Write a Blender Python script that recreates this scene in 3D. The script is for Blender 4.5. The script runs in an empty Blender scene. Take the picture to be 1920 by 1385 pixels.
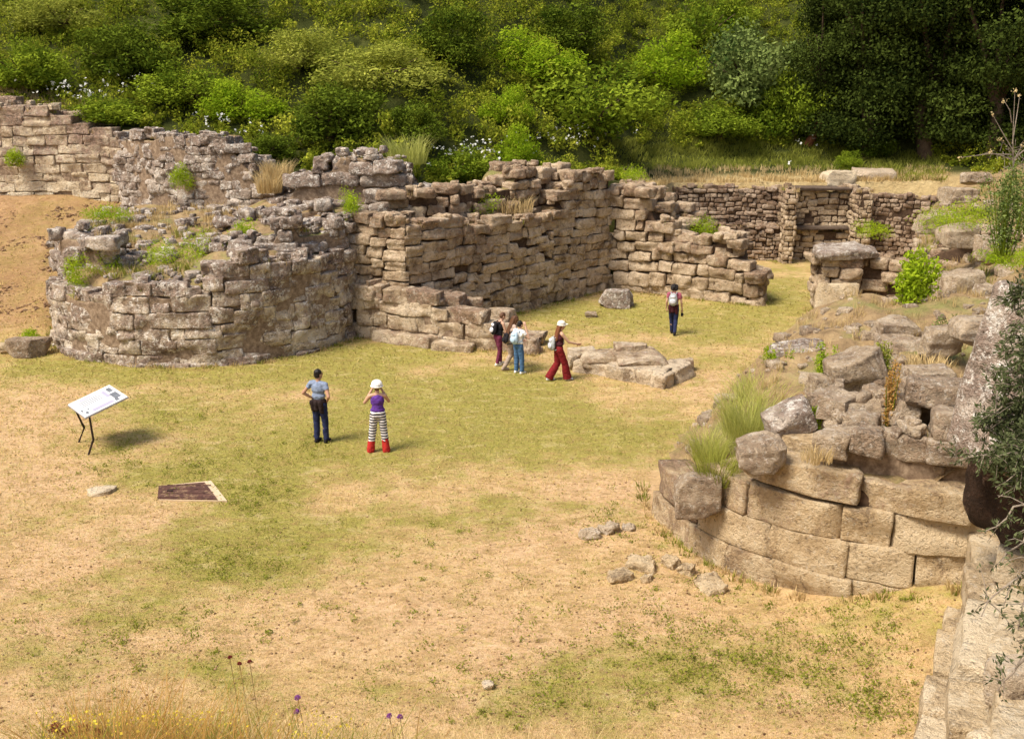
import bpy, bmesh, math, random
import numpy as np
from mathutils import Vector, Matrix, Euler
R = math.radians
sc = bpy.context.scene
C = sc.collection

# ------------------------------------------------------------------ camera, sky, sun, exposure
F, H, PITCH = 2000.0, 8.5, R(15.75)          # focal length in photo pixels (1920 wide), eye height above the court
cd = bpy.data.cameras.new('camera'); cam = bpy.data.objects.new('camera', cd); C.objects.link(cam)
cam.location = (0, 0, H); cam.rotation_euler = (math.pi/2 - PITCH, 0, 0)
cd.sensor_width = 36; cd.lens = F/1920*36; cd.clip_start = .1; cd.clip_end = 2000
sc.camera = cam
SUN_EL, SUN_AZ = R(57), R(-122)               # azimuth from +Y, clockwise: the sun stands to the left, a little behind
w = bpy.data.worlds.new('World'); sc.world = w; w.use_nodes = True
nt = w.node_tree; bg = nt.nodes['Background']
sky = nt.nodes.new('ShaderNodeTexSky'); sky.sky_type = 'NISHITA'; sky.sun_disc = False
sky.sun_elevation = SUN_EL; sky.sun_rotation = SUN_AZ; sky.dust_density = 4.0; sky.air_density = 1.0; sky.ozone_density = .6
nt.links.new(sky.outputs[0], bg.inputs[0]); bg.inputs[1].default_value = .11
sd = bpy.data.lights.new('sun', 'SUN'); sun = bpy.data.objects.new('sun', sd); C.objects.link(sun)
sd.energy = 3.0; sd.angle = R(20); sd.color = (1, .93, .82)
tosun = Vector((math.sin(SUN_AZ)*math.cos(SUN_EL), math.cos(SUN_AZ)*math.cos(SUN_EL), math.sin(SUN_EL)))
sun.rotation_euler = tosun.to_track_quat('Z', 'Y').to_euler(); sun.location = (-20, -5, 40)
sc.view_settings.view_transform = 'Standard'; sc.view_settings.look = 'None'
sc.view_settings.exposure = .72; sc.view_settings.gamma = 1
sc.cycles.max_bounces = 5; sc.cycles.diffuse_bounces = 3; sc.cycles.transparent_max_bounces = 4
sc.cycles.use_denoising = True

# ------------------------------------------------------------------ helpers: photo pixel -> place
_c, _s = math.cos(PITCH), math.sin(PITCH)
def ray(px, py):
    u = (px-960)/F; v = (692.5-py)/F
    return (u, _c+v*_s, -_s+v*_c)
def G(px, py, z=0.0):
    d = ray(px, py); t = (z-H)/d[2]; return (d[0]*t, d[1]*t, z)
def at(px, py, Y):
    d = ray(px, py); t = Y/d[1]; return (d[0]*t, Y, H+d[2]*t)
def zcam(p): return p[1]*_c-(p[2]-H)*_s

# ------------------------------------------------------------------ helpers: noise and meshes
def _hash(ix, iy, iz, seed):
    h = (ix*374761393 + iy*668265263 + iz*2147483647 + seed*1274126177) & 0xffffffff
    h = ((h ^ (h >> 13))*1274126177) & 0xffffffff
    return ((h ^ (h >> 16)) & 0xffff)/65535.0
def vnoise(P, seed=0):
    P = np.asarray(P, float); I = np.floor(P).astype(np.int64); f = P-I; f = f*f*(3-2*f)
    o = 0
    for dx in (0, 1):
        for dy in (0, 1):
            for dz in (0, 1):
                wgt = (f[:, 0] if dx else 1-f[:, 0])*(f[:, 1] if dy else 1-f[:, 1])*(f[:, 2] if dz else 1-f[:, 2])
                o = o+wgt*_hash(I[:, 0]+dx, I[:, 1]+dy, I[:, 2]+dz, seed)
    return o*2-1
def fbm(P, seed=0, oct=3):
    P = np.asarray(P, float); a = 1; o = 0
    for k in range(oct):
        o = o+a*vnoise(P*(2**k)+17.3*k, seed+k); a *= .5
    return o/1.75
def n2(x, y, sc_=1., seed=0, oct=3):
    x = np.atleast_1d(np.asarray(x, float)); y = np.atleast_1d(np.asarray(y, float))
    return fbm(np.stack([x*sc_, y*sc_, np.full_like(x, .37)], 1), seed, oct)
def sstep(a, b, x):
    t = np.clip((np.asarray(x, float)-a)/(b-a), 0, 1); return t*t*(3-2*t)

def mesh_np(name, V, Fq, mat, parent=None, tone=None, smooth=False, loc=None):
    """one mesh object out of arrays; Fq is (n,3) or (n,4) or a list of such arrays; tone is a per-vertex colour"""
    V = np.asarray(V, np.float32)
    Fs = [np.asarray(f, np.int32) for f in (Fq if isinstance(Fq, list) else [Fq])]
    me = bpy.data.meshes.new(name)
    me.vertices.add(len(V)); me.vertices.foreach_set('co', V.ravel())
    nl = sum(f.size for f in Fs); npoly = sum(len(f) for f in Fs)
    me.loops.add(nl); me.polygons.add(npoly)
    me.loops.foreach_set('vertex_index', np.concatenate([f.ravel() for f in Fs]))
    tot = np.concatenate([np.full(len(f), f.shape[1], np.int32) for f in Fs])
    st = np.concatenate([[0], np.cumsum(tot)[:-1]]).astype(np.int32)
    me.polygons.foreach_set('loop_start', st); me.polygons.foreach_set('loop_total', tot)
    if smooth: me.polygons.foreach_set('use_smooth', np.ones(npoly, bool))
    me.update(calc_edges=True); me.validate(verbose=False)
    if tone is not None:
        a = me.color_attributes.new('tone', 'FLOAT_COLOR', 'POINT')
        T = np.asarray(tone, np.float32)
        if T.shape[1] == 3: T = np.concatenate([T, np.ones((len(T), 1), np.float32)], 1)
        if len(T) == len(me.vertices): a.data.foreach_set('color', T.ravel())
    for m in (mat if isinstance(mat, list) else [mat]): me.materials.append(m)
    o = bpy.data.objects.new(name, me); C.objects.link(o)
    if parent is not None: o.parent = parent
    if loc is not None: o.location = loc
    return o
def tag(o, label=None, cat=None, group=None, kind=None):
    if label: o['label'] = label
    if cat: o['category'] = cat
    if group: o['group'] = group
    if kind: o['kind'] = kind
    return o
def thing(name, label, cat, loc=(0, 0, 0), rz=0, group=None):
    o = bpy.data.objects.new(name, None); C.objects.link(o); o.location = loc; o.rotation_euler = (0, 0, rz)
    o.empty_display_size = .3
    return tag(o, label, cat, group)
def dup(o, loc, rz=0, scale=None, label=None):
    r = o.copy(); C.objects.link(r); r.location = loc; r.rotation_euler = (0, 0, rz)
    if scale is not None: r.scale = (scale,)*3 if not hasattr(scale, '__len__') else scale
    if label: r['label'] = label
    for ch in list(o.children):
        c = ch.copy(); C.objects.link(c); c.parent = r
    return r

# ------------------------------------------------------------------ materials
class NT:
    def __init__(s, name):
        s.m = bpy.data.materials.new(name); s.m.use_nodes = True; s.t = s.m.node_tree; s.t.nodes.clear()
        s.out = s.n('ShaderNodeOutputMaterial')
    def n(s, typ, **kw):
        x = s.t.nodes.new(typ)
        for k, v in kw.items(): setattr(x, k, v)
        return x
    def l(s, a, b): s.t.links.new(a, b)
    def put(s, sock, v):
        if isinstance(v, bpy.types.NodeSocket): s.l(v, sock)
        else: sock.default_value = v
    def noise(s, scale, detail=4, rough=.6, vec=None, dist=0):
        x = s.n('ShaderNodeTexNoise'); x.inputs['Scale'].default_value = scale; x.inputs['Detail'].default_value = detail
        x.inputs['Roughness'].default_value = rough; x.inputs['Distortion'].default_value = dist
        if vec is not None: s.l(vec, x.inputs['Vector'])
        return x.outputs['Fac']
    def ramp(s, f, stops):
        x = s.n('ShaderNodeValToRGB'); s.put(x.inputs[0], f)
        e = x.color_ramp.elements
        while len(e) < len(stops): e.new(.5)
        for q, (p, c) in zip(e, stops):
            q.position = p; q.color = (*c, 1) if hasattr(c, '__len__') else (c, c, c, 1)
        return x.outputs[0]
    def mix(s, f, a, b, mode='MIX'):
        x = s.n('ShaderNodeMix', data_type='RGBA', blend_type=mode)
        s.put(x.inputs[0], f)
        for k, v in ((6, a), (7, b)):
            s.put(x.inputs[k], (*v, 1) if isinstance(v, tuple) and len(v) == 3 else v)
        return x.outputs[2]
    def math(s, op, a, b=0.0, clamp=False):
        x = s.n('ShaderNodeMath', operation=op, use_clamp=clamp); s.put(x.inputs[0], a); s.put(x.inputs[1], b); return x.outputs[0]
    def attr(s):
        a = s.n('ShaderNodeAttribute', attribute_name='tone'); q = s.n('ShaderNodeSeparateColor'); s.l(a.outputs['Color'], q.inputs[0])
        return q.outputs
    def pos(s): return s.n('ShaderNodeNewGeometry').outputs['Position']
    def obj(s): return s.n('ShaderNodeTexCoord').outputs['Object']
    def principled(s, col, rough=.9, bump=None, bstr=.5, bdist=.05, spec=.25, metal=0):
        p = s.n('ShaderNodeBsdfPrincipled'); s.put(p.inputs['Base Color'], (*col, 1) if isinstance(col, tuple) else col)
        s.put(p.inputs['Roughness'], rough); p.inputs['Specular IOR Level'].default_value = spec; p.inputs['Metallic'].default_value = metal
        if bump is not None:
            b = s.n('ShaderNodeBump'); b.inputs['Strength'].default_value = bstr; b.inputs['Distance'].default_value = bdist
            s.l(bump, b.inputs['Height']); s.l(b.outputs[0], p.inputs['Normal'])
        s.l(p.outputs[0], s.out.inputs[0]); return s.m

def stone_mat(name, light, mid, dark, patina=(.17, .11, .075), pat=.5, lichen=.5, grey=(.52, .47, .42), fine=1.):
    n = NT(name); P = n.pos(); a = n.attr()
    base = n.ramp(a[0], [(0, dark), (.3, mid), (.6, mid), (1, light)])
    big = n.noise(.8, 5, .65, P); n2_ = n.noise(2.0*fine, 7, .78, P, .5); n6 = n.noise(6.5*fine, 5, .8, P); n12 = n.noise(13*fine, 4, .8, P)
    base = n.mix(n.ramp(n2_, [(.485, 0), (.57, .95)]), base, light)                       # fresh pale spalls
    base = n.mix(n.ramp(n2_, [(.37, .85), (.46, 0)]), base, tuple(.6*x for x in dark))     # brown staining
    # weathering crust on the exposed upper courses and in blotches
    f = n.math('ADD', n.math('MULTIPLY', a[1], .42), n.math('SUBTRACT', big, .72-.40*pat))
    f = n.ramp(n.math('ADD', f, n.math('MULTIPLY', n.math('SUBTRACT', n6, .5), 1.3)), [(.04, 0), (.30, .85)])
    col = n.mix(f, base, n.mix(n.ramp(n12, [(.40, 0), (.60, 1)]), tuple(.7*x for x in patina), tuple(2.4*x for x in patina)))
    col = n.mix(n.ramp(n.noise(8.5*fine, 5, .85, P), [(.585-.06*lichen, 0), (.64-.04*lichen, .95*lichen)]), col, grey)
    col = n.mix(n.ramp(n12, [(.345, .6+.3*pat), (.43, 0)]), col, tuple(.42*x for x in patina))
    h = n.math('ADD', n.math('MULTIPLY', n2_, .8), n.math('ADD', n.math('MULTIPLY', n6, .8), n.math('MULTIPLY', n12, .5)))
    return n.principled(col, .95, h, 1., .12/fine**.5, .12)

def leaf_mat(name, dark, light, trans=.3, mid=None):
    n = NT(name); a = n.attr()
    f = n.math('ADD', n.math('MULTIPLY', a[0], .45), n.math('MULTIPLY', a[1], .55))
    mid = mid or tuple(.5*(x+y) for x, y in zip(dark, light))
    col = n.ramp(f, [(.1, dark), (.5, mid), (.9, light)])
    d = n.n('ShaderNodeBsdfDiffuse'); t = n.n('ShaderNodeBsdfTranslucent'); m = n.n('ShaderNodeMixShader'); m.inputs[0].default_value = trans
    n.l(col, d.inputs[0]); n.l(n.mix(.5, col, tuple(min(1, x*1.5) for x in light)), t.inputs[0])
    n.l(d.outputs[0], m.inputs[1]); n.l(t.outputs[0], m.inputs[2]); n.l(m.outputs[0], n.out.inputs[0]); return n.m

def cloth_mat(name, col, rough=.9, var=.25):
    n = NT(name); f = n.noise(14, 4, .6, n.obj())
    c = n.mix(n.ramp(f, [(.3, 0), (.7, 1)]), tuple(x*(1-var) for x in col), tuple(min(1, x*(1+var)) for x in col))
    return n.principled(c, rough, n.noise(30, 3, .5, n.obj()), .3, .01)

M = {}
M['ashlar'] = stone_mat('ashlar stone', (.72, .58, .40), (.47, .35, .22), (.30, .20, .12), pat=.2, lichen=.6, grey=(.74, .66, .54), fine=.7)
M['curtain'] = stone_mat('curtain wall stone', (.72, .565, .385), (.51, .375, .235), (.29, .195, .115), patina=(.17, .11, .07), pat=.26, lichen=.5, grey=(.70, .60, .47), fine=.65)
M['grey'] = stone_mat('weathered grey stone', (.66, .56, .45), (.38, .30, .23), (.22, .16, .115), patina=(.15, .11, .085), pat=.48, lichen=1., grey=(.78, .72, .63), fine=.65)
M['tower'] = stone_mat('round tower stone', (.78, .66, .49), (.43, .33, .235), (.23, .16, .11), patina=(.155, .11, .085), pat=.5, lichen=1., grey=(.80, .73, .63), fine=.6)
M['near'] = stone_mat('ochre ashlar', (.72, .56, .35), (.57, .41, .23), (.42, .29, .17), pat=.08, lichen=.5, grey=(.74, .65, .50), fine=1.)
M['pale'] = stone_mat('pale limestone', (.76, .62, .42), (.64, .49, .30), (.50, .36, .21), pat=-.1, lichen=.4, grey=(.8, .74, .62), fine=.9)
M['rubble'] = stone_mat('reddish rubble', (.54, .41, .29), (.38, .26, .17), (.23, .145, .09), patina=(.12, .075, .05), pat=.2, lichen=.45, fine=.7)
M['boulder'] = stone_mat('boulder stone', (.62, .49, .34), (.46, .345, .225), (.30, .21, .135), patina=(.17, .12, .08), pat=.2, lichen=.7, grey=(.72, .64, .53), fine=1.)
M['oldpale'] = stone_mat('stained pale ashlar', (.78, .66, .47), (.62, .49, .32), (.45, .33, .21), patina=(.18, .12, .09), pat=.30, lichen=.4, fine=.7)
M['clod'] = stone_mat('earth clod', (.46, .29, .155), (.34, .20, .10), (.22, .12, .06), pat=-.1, lichen=0., fine=1.)
M['shaderock'] = stone_mat('brown rock with painted shade', (.07, .04, .025), (.04, .024, .015), (.025, .015, .01), pat=.1, lichen=.0, fine=1.)  # brown taken down to near black, painting the shade of the hollow

def earth_mat():
    n = NT('earth fill'); P = n.pos(); f = n.noise(2.2, 6, .7, P)
    c = n.ramp(f, [(.25, (.13, .085, .045)), (.5, (.30, .205, .105)), (.75, (.42, .31, .16))])
    c = n.mix(n.ramp(n.noise(.9, 4, .6, P), [(.5, 0), (.66, .7)]), c, (.17, .19, .05))
    c = n.mix(n.ramp(n.noise(14, 4, .7, P), [(.3, .6), (.45, 0)]), c, (.07, .05, .03))
    return n.principled(c, 1, n.math('ADD', f, n.math('MULTIPLY', n.noise(16, 4, .7, P), .4)), .8, .15, .1)
M['earth'] = earth_mat()
def joint_mat():
    n = NT('dark joint earth'); return n.principled(n.ramp(n.noise(8, 4, .7, n.pos()), [(.3, (.10, .065, .042)), (.5, (.22, .155, .10)), (.7, (.36, .27, .185))]), 1, None)
M['joint'] = joint_mat()
n_ = NT('deep joint earth'); M['deep_joint'] = n_.principled(n_.ramp(n_.noise(8, 4, .7, n_.pos()), [(.3, (.035, .02, .012)), (.7, (.12, .075, .045))]), 1, None)

def ground_mat():
    n = NT('dry mown grass and earth'); P = n.pos(); a = n.attr()
    mp = n.n('ShaderNodeMapping'); n.l(P, mp.inputs[0]); mp.inputs['Scale'].default_value = (1, 1.6, 1); V = mp.outputs[0]
    fine = n.noise(7, 6, .8, V); mid = n.noise(2.6, 6, .72, V, .4); grit = n.noise(38, 3, .7, P)
    straw = n.ramp(mid, [(.25, (.28, .175, .065)), (.42, (.49, .325, .14)), (.56, (.62, .435, .20)), (.74, (.74, .56, .29))])
    bare = n.ramp(fine, [(.28, (.37, .205, .10)), (.48, (.60, .38, .215)), (.72, (.76, .555, .35))])
    c = n.mix(n.math('MULTIPLY', a[1], n.ramp(mid, [(.3, .5), (.7, 1)])), straw, bare)
    g = n.ramp(n.math('ADD', n.math('MULTIPLY', a[0], 1.05), n.math('MULTIPLY', n.math('SUBTRACT', n.math('ADD', n.math('MULTIPLY', mid, .55), n.math('MULTIPLY', fine, .45)), .5), 2.6)), [(.44, 0), (.64, .42), (.92, .85)])
    green = n.ramp(fine, [(.3, (.13, .145, .015)), (.52, (.28, .265, .045)), (.75, (.50, .42, .11))])
    c = n.mix(g, c, green)
    c = n.mix(n.ramp(n.noise(5, 5, .8, V), [(.34, .7), (.46, 0)]), c, (.20, .135, .055))
    pat2 = n.noise(1.5, 6, .75, V, .6); c = n.mix(n.ramp(pat2, [(.38, .6), (.48, 0)]), c, (.32, .22, .08)); c = n.mix(n.ramp(pat2, [(.53, 0), (.64, .3)]), c, (.74, .55, .32))
    pat3 = n.noise(3.6, 5, .8, V, .8); c = n.mix(n.ramp(pat3, [(.34, .45), (.44, 0)]), c, (.34, .215, .10)); c = n.mix(n.ramp(pat3, [(.56, 0), (.63, .45)]), c, (.38, .33, .065))
    c = n.mix(n.math('MULTIPLY', a[2], .85), c, n.ramp(fine, [(.3, (.11, .055, .028)), (.5, (.27, .145, .07)), (.72, (.44, .27, .14))]))
    c = n.mix(n.ramp(grit, [(.3, .35), (.44, 0)]), c, (.17, .11, .05))
    c = n.mix(n.ramp(grit, [(.62, 0), (.76, .25)]), c, (.72, .56, .34))
    h = n.math('ADD', n.math('MULTIPLY', fine, .7), n.math('MULTIPLY', grit, .5))
    return n.principled(c, 1, h, .9, .07, .1)
M['ground'] = ground_mat()
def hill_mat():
    n = NT('hill soil with painted shade and grass'); P = n.pos(); f = n.noise(.8, 6, .7, P); a = n.attr()
    c = n.ramp(f, [(.3, (.02, .026, .006)), (.55, (.05, .058, .012)), (.75, (.10, .10, .025))])  # soil near black: shade between the bushes is put into the colour
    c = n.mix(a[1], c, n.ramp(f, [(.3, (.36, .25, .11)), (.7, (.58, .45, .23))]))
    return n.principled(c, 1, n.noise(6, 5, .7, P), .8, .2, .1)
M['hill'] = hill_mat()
M['leaf_mass'] = leaf_mat('thicket leaves', (.02, .042, .004), (.46, .46, .05), .28, (.15, .19, .015))
M['leaf_weed'] = leaf_mat('weed leaves', (.10, .125, .015), (.32, .32, .05), .3)
M['leaf_dark'] = leaf_mat('dark leaves', (.012, .028, .003), (.16, .21, .02), .18)
M['leaf_bright'] = leaf_mat('bright green leaves', (.11, .20, .008), (.42, .52, .03), .4)
M['leaf_mid'] = leaf_mat('mid green leaves', (.03, .065, .005), (.28, .35, .028), .22)
M['leaf_grey'] = leaf_mat('grey green leaves', (.028, .055, .012), (.25, .31, .085), .18)
M['leaf_yellow'] = leaf_mat('yellow green leaves', (.07, .10, .01), (.46, .47, .08), .28)
M['leaf_olive'] = leaf_mat('olive leaves', (.03, .042, .014), (.15, .17, .075), .2)
M['leaf_night'] = leaf_mat('evergreen leaves', (.006, .011, .003), (.085, .115, .02), .12)  # lighter end of the tones paints a few sprays as if lit
M['grass_green'] = leaf_mat('green grass', (.12, .15, .02), (.36, .36, .07), .35)
M['grass_dry'] = leaf_mat('dry grass', (.33, .22, .09), (.72, .56, .29), .3)
M['grass_plume'] = leaf_mat('pale feathery grass', (.24, .27, .04), (.56, .55, .17), .4)
M['grass_rust'] = leaf_mat('rust dry plant', (.26, .13, .035), (.60, .38, .12), .4)
M['grass_turf'] = leaf_mat('mown turf', (.18, .20, .03), (.66, .48, .21), .3)
M['petal_white'] = leaf_mat('white petals', (.62, .62, .55), (.8, .8, .74), .3)
M['petal_yellow'] = leaf_mat('yellow petals', (.55, .40, .03), (.75, .6, .08), .3)
M['petal_purple'] = leaf_mat('purple petals', (.20, .05, .20), (.38, .14, .42), .3)
M['petal_maroon'] = leaf_mat('maroon seed heads', (.13, .02, .02), (.30, .07, .05), .2)
def wood_mat(name, a, b, sc_=6):
    n = NT(name); f = n.noise(sc_, 5, .7, n.pos()); return n.principled(n.ramp(f, [(.3, a), (.7, b)]), .9, f, .6, .03, .15)
M['bark'] = wood_mat('bark', (.05, .03, .018), (.14, .095, .06))
M['twig'] = wood_mat('pale twig', (.17, .13, .09), (.36, .30, .23), 20)
M['redbark'] = wood_mat('reddish dead wood', (.10, .035, .018), (.24, .09, .045))
M['beam'] = wood_mat('old beam', (.06, .04, .028), (.15, .11, .08))

# ------------------------------------------------------------------ terrain
BLOBS = [  # photo px, radii in px, green amount, bare amount
 (430,1055,170,55,.85,0),(350,1000,120,40,.5,0),(480,935,90,45,.8,0),(360,890,170,40,.5,0),(560,850,150,45,.55,0),(740,800,150,50,.6,0),(880,770,200,60,.5,0),
 (640,700,160,40,.6,0),(960,720,120,35,.55,0),(300,700,180,25,.55,0),(130,685,120,20,.6,0),(720,660,90,22,.65,0),(1080,585,150,25,.6,0),(1300,600,150,40,.5,0),
 (1440,550,110,60,.4,0),(1180,660,120,25,.35,0),(1120,820,200,50,.45,0),(930,960,200,45,.3,0),(650,1000,180,50,.45,0),(250,1170,120,30,.5,0),(700,1290,160,40,.4,0),
 (1640,1140,170,60,.22,.1),(1500,1250,240,70,.12,.2),(1180,1240,200,60,.25,0),(1640,1330,100,60,.3,0),(420,1260,80,30,.4,0),(40,1230,90,30,.3,0),(330,780,180,50,.4,0),
 (60,780,170,70,-.3,.9),(100,900,150,60,-.1,.6),(1350,725,100,35,-.3,1),(1160,640,90,40,-.2,.5),(1000,1000,190,70,-.1,.7),(1130,920,140,45,-.1,.7),(760,1150,260,80,-.15,.5),
 (200,1030,180,40,-.1,.6),(800,700,60,15,-.2,.4),(560,740,60,15,-.2,.5),(330,980,120,25,-.1,.7),(100,1180,150,40,-.1,.6),(1250,1150,120,40,-.1,.6),(300,830,70,20,-.2,.5),(30,500,90,200,-.3,1),
 (1000,1230,170,50,-.1,.6),(1480,1330,140,40,-.1,.7),(60,1090,130,40,0,.5),(520,890,60,15,-.1,.4),(870,1330,160,40,0,.5)]
_bl = []
for (px, py, rx, ry, g, b) in BLOBS:
    p = G(px, py); k = zcam(p)/F; q = G(px, py+ry); _bl.append((p[0], p[1], rx*k, max(.4, abs(p[1]-q[1])), g, b))
def cover(x, y):
    g = .45+.09*sstep(20, 24, y)+.22*np.clip(n2(x, y, .45, 55)*2.2, -.3, 1)*sstep(24, 20, y)+.12*n2(x, y, .35, 5)+.40*n2(x, y, .8, 6)+.30*n2(x, y, 2.6, 16)-.12*sstep(24, 17, y); b = .28+.34*n2(x, y, .6, 9)+.25*n2(x, y, 2.3, 19)+.25*sstep(25, 17, y)
    for (cx, cy, rx, ry, gg, bb) in _bl:
        k = np.exp(-(((x-cx)/rx)**2+((y-cy)/ry)**2)*1.1); g = g+gg*k; b = b+bb*k-max(gg, 0)*.6*k
    return np.clip(g, 0, 1), np.clip(b, 0, 1)
def gh(x, y):
    x = np.atleast_1d(np.asarray(x, float)); y = np.atleast_1d(np.asarray(y, float))
    z = .05*n2(x, y, .5, 1)+.02*n2(x, y, 2.2, 2)
    z = z+3.15*np.clip((y-33.6)/9.2, 0, 1.15)*sstep(-14.0, -15.6, x)+.10*n2(x, y, 1.5, 4)*sstep(-14, -15.6, x)*sstep(33, 35, y)
    z = z+.75*sstep(4.3, 7.4, x)*sstep(12.6, 15.6, y)*sstep(30, 22, y)
    z = z+np.minimum(np.maximum(0, 11.6-y)*.69, 6.9)*sstep(11.6, 10.6, y)
    return z
def gz(x, y): return float(gh(x, y)[0])
xs = np.concatenate([-np.geomspace(400, 23, 12), np.arange(-22, 15, .14), np.geomspace(16, 400, 12)])
ys = np.concatenate([-np.geomspace(400, 3, 10), np.arange(-2, 10, 1.), np.arange(10, 47, .14), np.geomspace(48, 500, 10)])
X, Y = np.meshgrid(xs, ys); X = X.ravel(); Y = Y.ravel()
def grid_faces(nx, ny):
    i = np.arange(nx-1)[None, :]+nx*np.arange(ny-1)[:, None]; i = i.ravel()
    return np.stack([i, i+1, i+1+nx, i+nx], 1)
g_, b_ = cover(X, Y); Zg = np.where(np.abs(X)+np.abs(Y) < 200, gh(X, Y), 0)
Zg = np.where(Y < 0, np.minimum(Zg, 6.9), Zg); Zg = np.where(Y > 44, np.minimum(Zg, 3), Zg)
tag(mesh_np('ground', np.stack([X, Y, Zg], 1), grid_faces(len(xs), len(ys)), M['ground'], tone=np.stack([g_, b_, sstep(-13.8, -15.2, X)*sstep(33.4, 34.8, Y)*(Y < 60)*(.75+.25*n2(X, Y, .8, 77))], 1), smooth=True), kind='structure')

HF = np.array([(-90,47,8.5),(-26,45.4,7.0),(-16,44.4,6.2),(-11,42.3,5.7),(-8,40.6,4.6),(-5,39.6,5.0),(-3,40.2,4.2),(0,42,4.0),(2,43.4,4.1),(4.6,45.2,3.9),(6.4,47.6,3.5),(7.5,49.7,3.42),(18,50.2,3.42),(21,50,3.5),(28,49,4.2),(90,46,7)])
def hill_f(x): return np.interp(x, HF[:, 0], HF[:, 1]), np.interp(x, HF[:, 0], HF[:, 2])
def hill_h(x, y):
    x = np.atleast_1d(np.asarray(x, float)); y = np.atleast_1d(np.asarray(y, float)); yf, zf = hill_f(x); v = np.maximum(y-yf, 0)
    flat = np.interp(x, [-30, -14, -4, 3, 7, 16, 24, 40], [1.5, 1.2, 1.5, 3, 7.5, 8, 5, 2]); k = np.interp(x, [-20, 5, 20], [.52, .55, .6])
    return zf+.06*np.minimum(v, flat)+k*np.maximum(v-flat, 0)+.35*n2(x, y, .25, 31)*sstep(.3, 3, v)+.08*n2(x, y, 1.2, 32)
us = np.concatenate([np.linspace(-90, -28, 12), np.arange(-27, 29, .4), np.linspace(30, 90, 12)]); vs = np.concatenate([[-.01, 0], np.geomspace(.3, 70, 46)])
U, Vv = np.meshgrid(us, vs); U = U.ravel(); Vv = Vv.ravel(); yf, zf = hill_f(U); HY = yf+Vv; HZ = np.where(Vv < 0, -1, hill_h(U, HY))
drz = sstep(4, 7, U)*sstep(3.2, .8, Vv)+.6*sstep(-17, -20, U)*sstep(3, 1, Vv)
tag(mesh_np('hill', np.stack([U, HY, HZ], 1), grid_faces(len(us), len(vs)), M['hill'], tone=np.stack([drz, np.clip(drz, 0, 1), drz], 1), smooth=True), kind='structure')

def xe(y): return np.interp(y, [3, 11, 14, 17, 19, 24, 27, 31, 36, 40, 44, 49], [5.2, 6.2, 7.8, 9.2, 9.8, 9.6, 10.4, 11.8, 13.4, 14.6, 16.6, 18.5])
def bank_h(x, y):
    d = np.asarray(x, float)-xe(y); lift = np.interp(y, [3, 13, 18, 26, 36, 49], [2.2, 2.2, 2.3, 1.5, 1.7, 2.6]); k = np.interp(y, [3, 14, 20, 30, 49], [.5, .45, .62, .55, .35])
    return 1.3*np.exp(-((x-8.9)/1.3)**2-((y-13.6)/1.3)**2)-.6+sstep(-.5, .9, d)*(lift+.6)+k*np.clip(d-.4, 0, 12)+.15*n2(x, y, .9, 41)*sstep(0, 1, d)+.06*n2(x, y, 3, 42)
bx = np.arange(4, 40, .3); by = np.arange(3, 50.2, .3); X, Y = np.meshgrid(bx, by); X = X.ravel(); Y = Y.ravel()
M['bank'] = M['earth']
tag(mesh_np('earth_bank', np.stack([X, Y, bank_h(X, Y)], 1), grid_faces(len(bx), len(by)), M['bank'], smooth=True), kind='structure')

# ------------------------------------------------------------------ masonry
def template(t):
    n = len(t); idx = {}; V = []; Q = []
    def vid(i, j, k):
        if (i, j, k) not in idx: idx[(i, j, k)] = len(V); V.append((t[i], t[j], t[k]))
        return idx[(i, j, k)]
    for a in range(n-1):
        for b in range(n-1):
            m = n-1
            Q.append([vid(a, b, 0), vid(a, b+1, 0), vid(a+1, b+1, 0), vid(a+1, b, 0)])
            Q.append([vid(a, b, m), vid(a+1, b, m), vid(a+1, b+1, m), vid(a, b+1, m)])
            Q.append([vid(a, 0, b), vid(a+1, 0, b), vid(a+1, 0, b+1), vid(a, 0, b+1)])
            Q.append([vid(a, m, b), vid(a, m, b+1), vid(a+1, m, b+1), vid(a+1, m, b)])
            Q.append([vid(0, a, b), vid(0, a, b+1), vid(0, a+1, b+1), vid(0, a+1, b)])
            Q.append([vid(m, a, b), vid(m, a+1, b), vid(m, a+1, b+1), vid(m, a, b+1)])
    return np.array(V, float), np.array(Q)
T_LO = template([-1, -.72, 0, .72, 1]); T_MID = template([-1, -.82, -.4, 0, .4, .82, 1])
T_HI = template([-1, -.88, -.6, -.3, 0, .3, .6, .88, 1]); T_XL = template(list(np.round(np.sin(np.linspace(-1, 1, 19)*math.pi/2), 4)))

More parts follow.
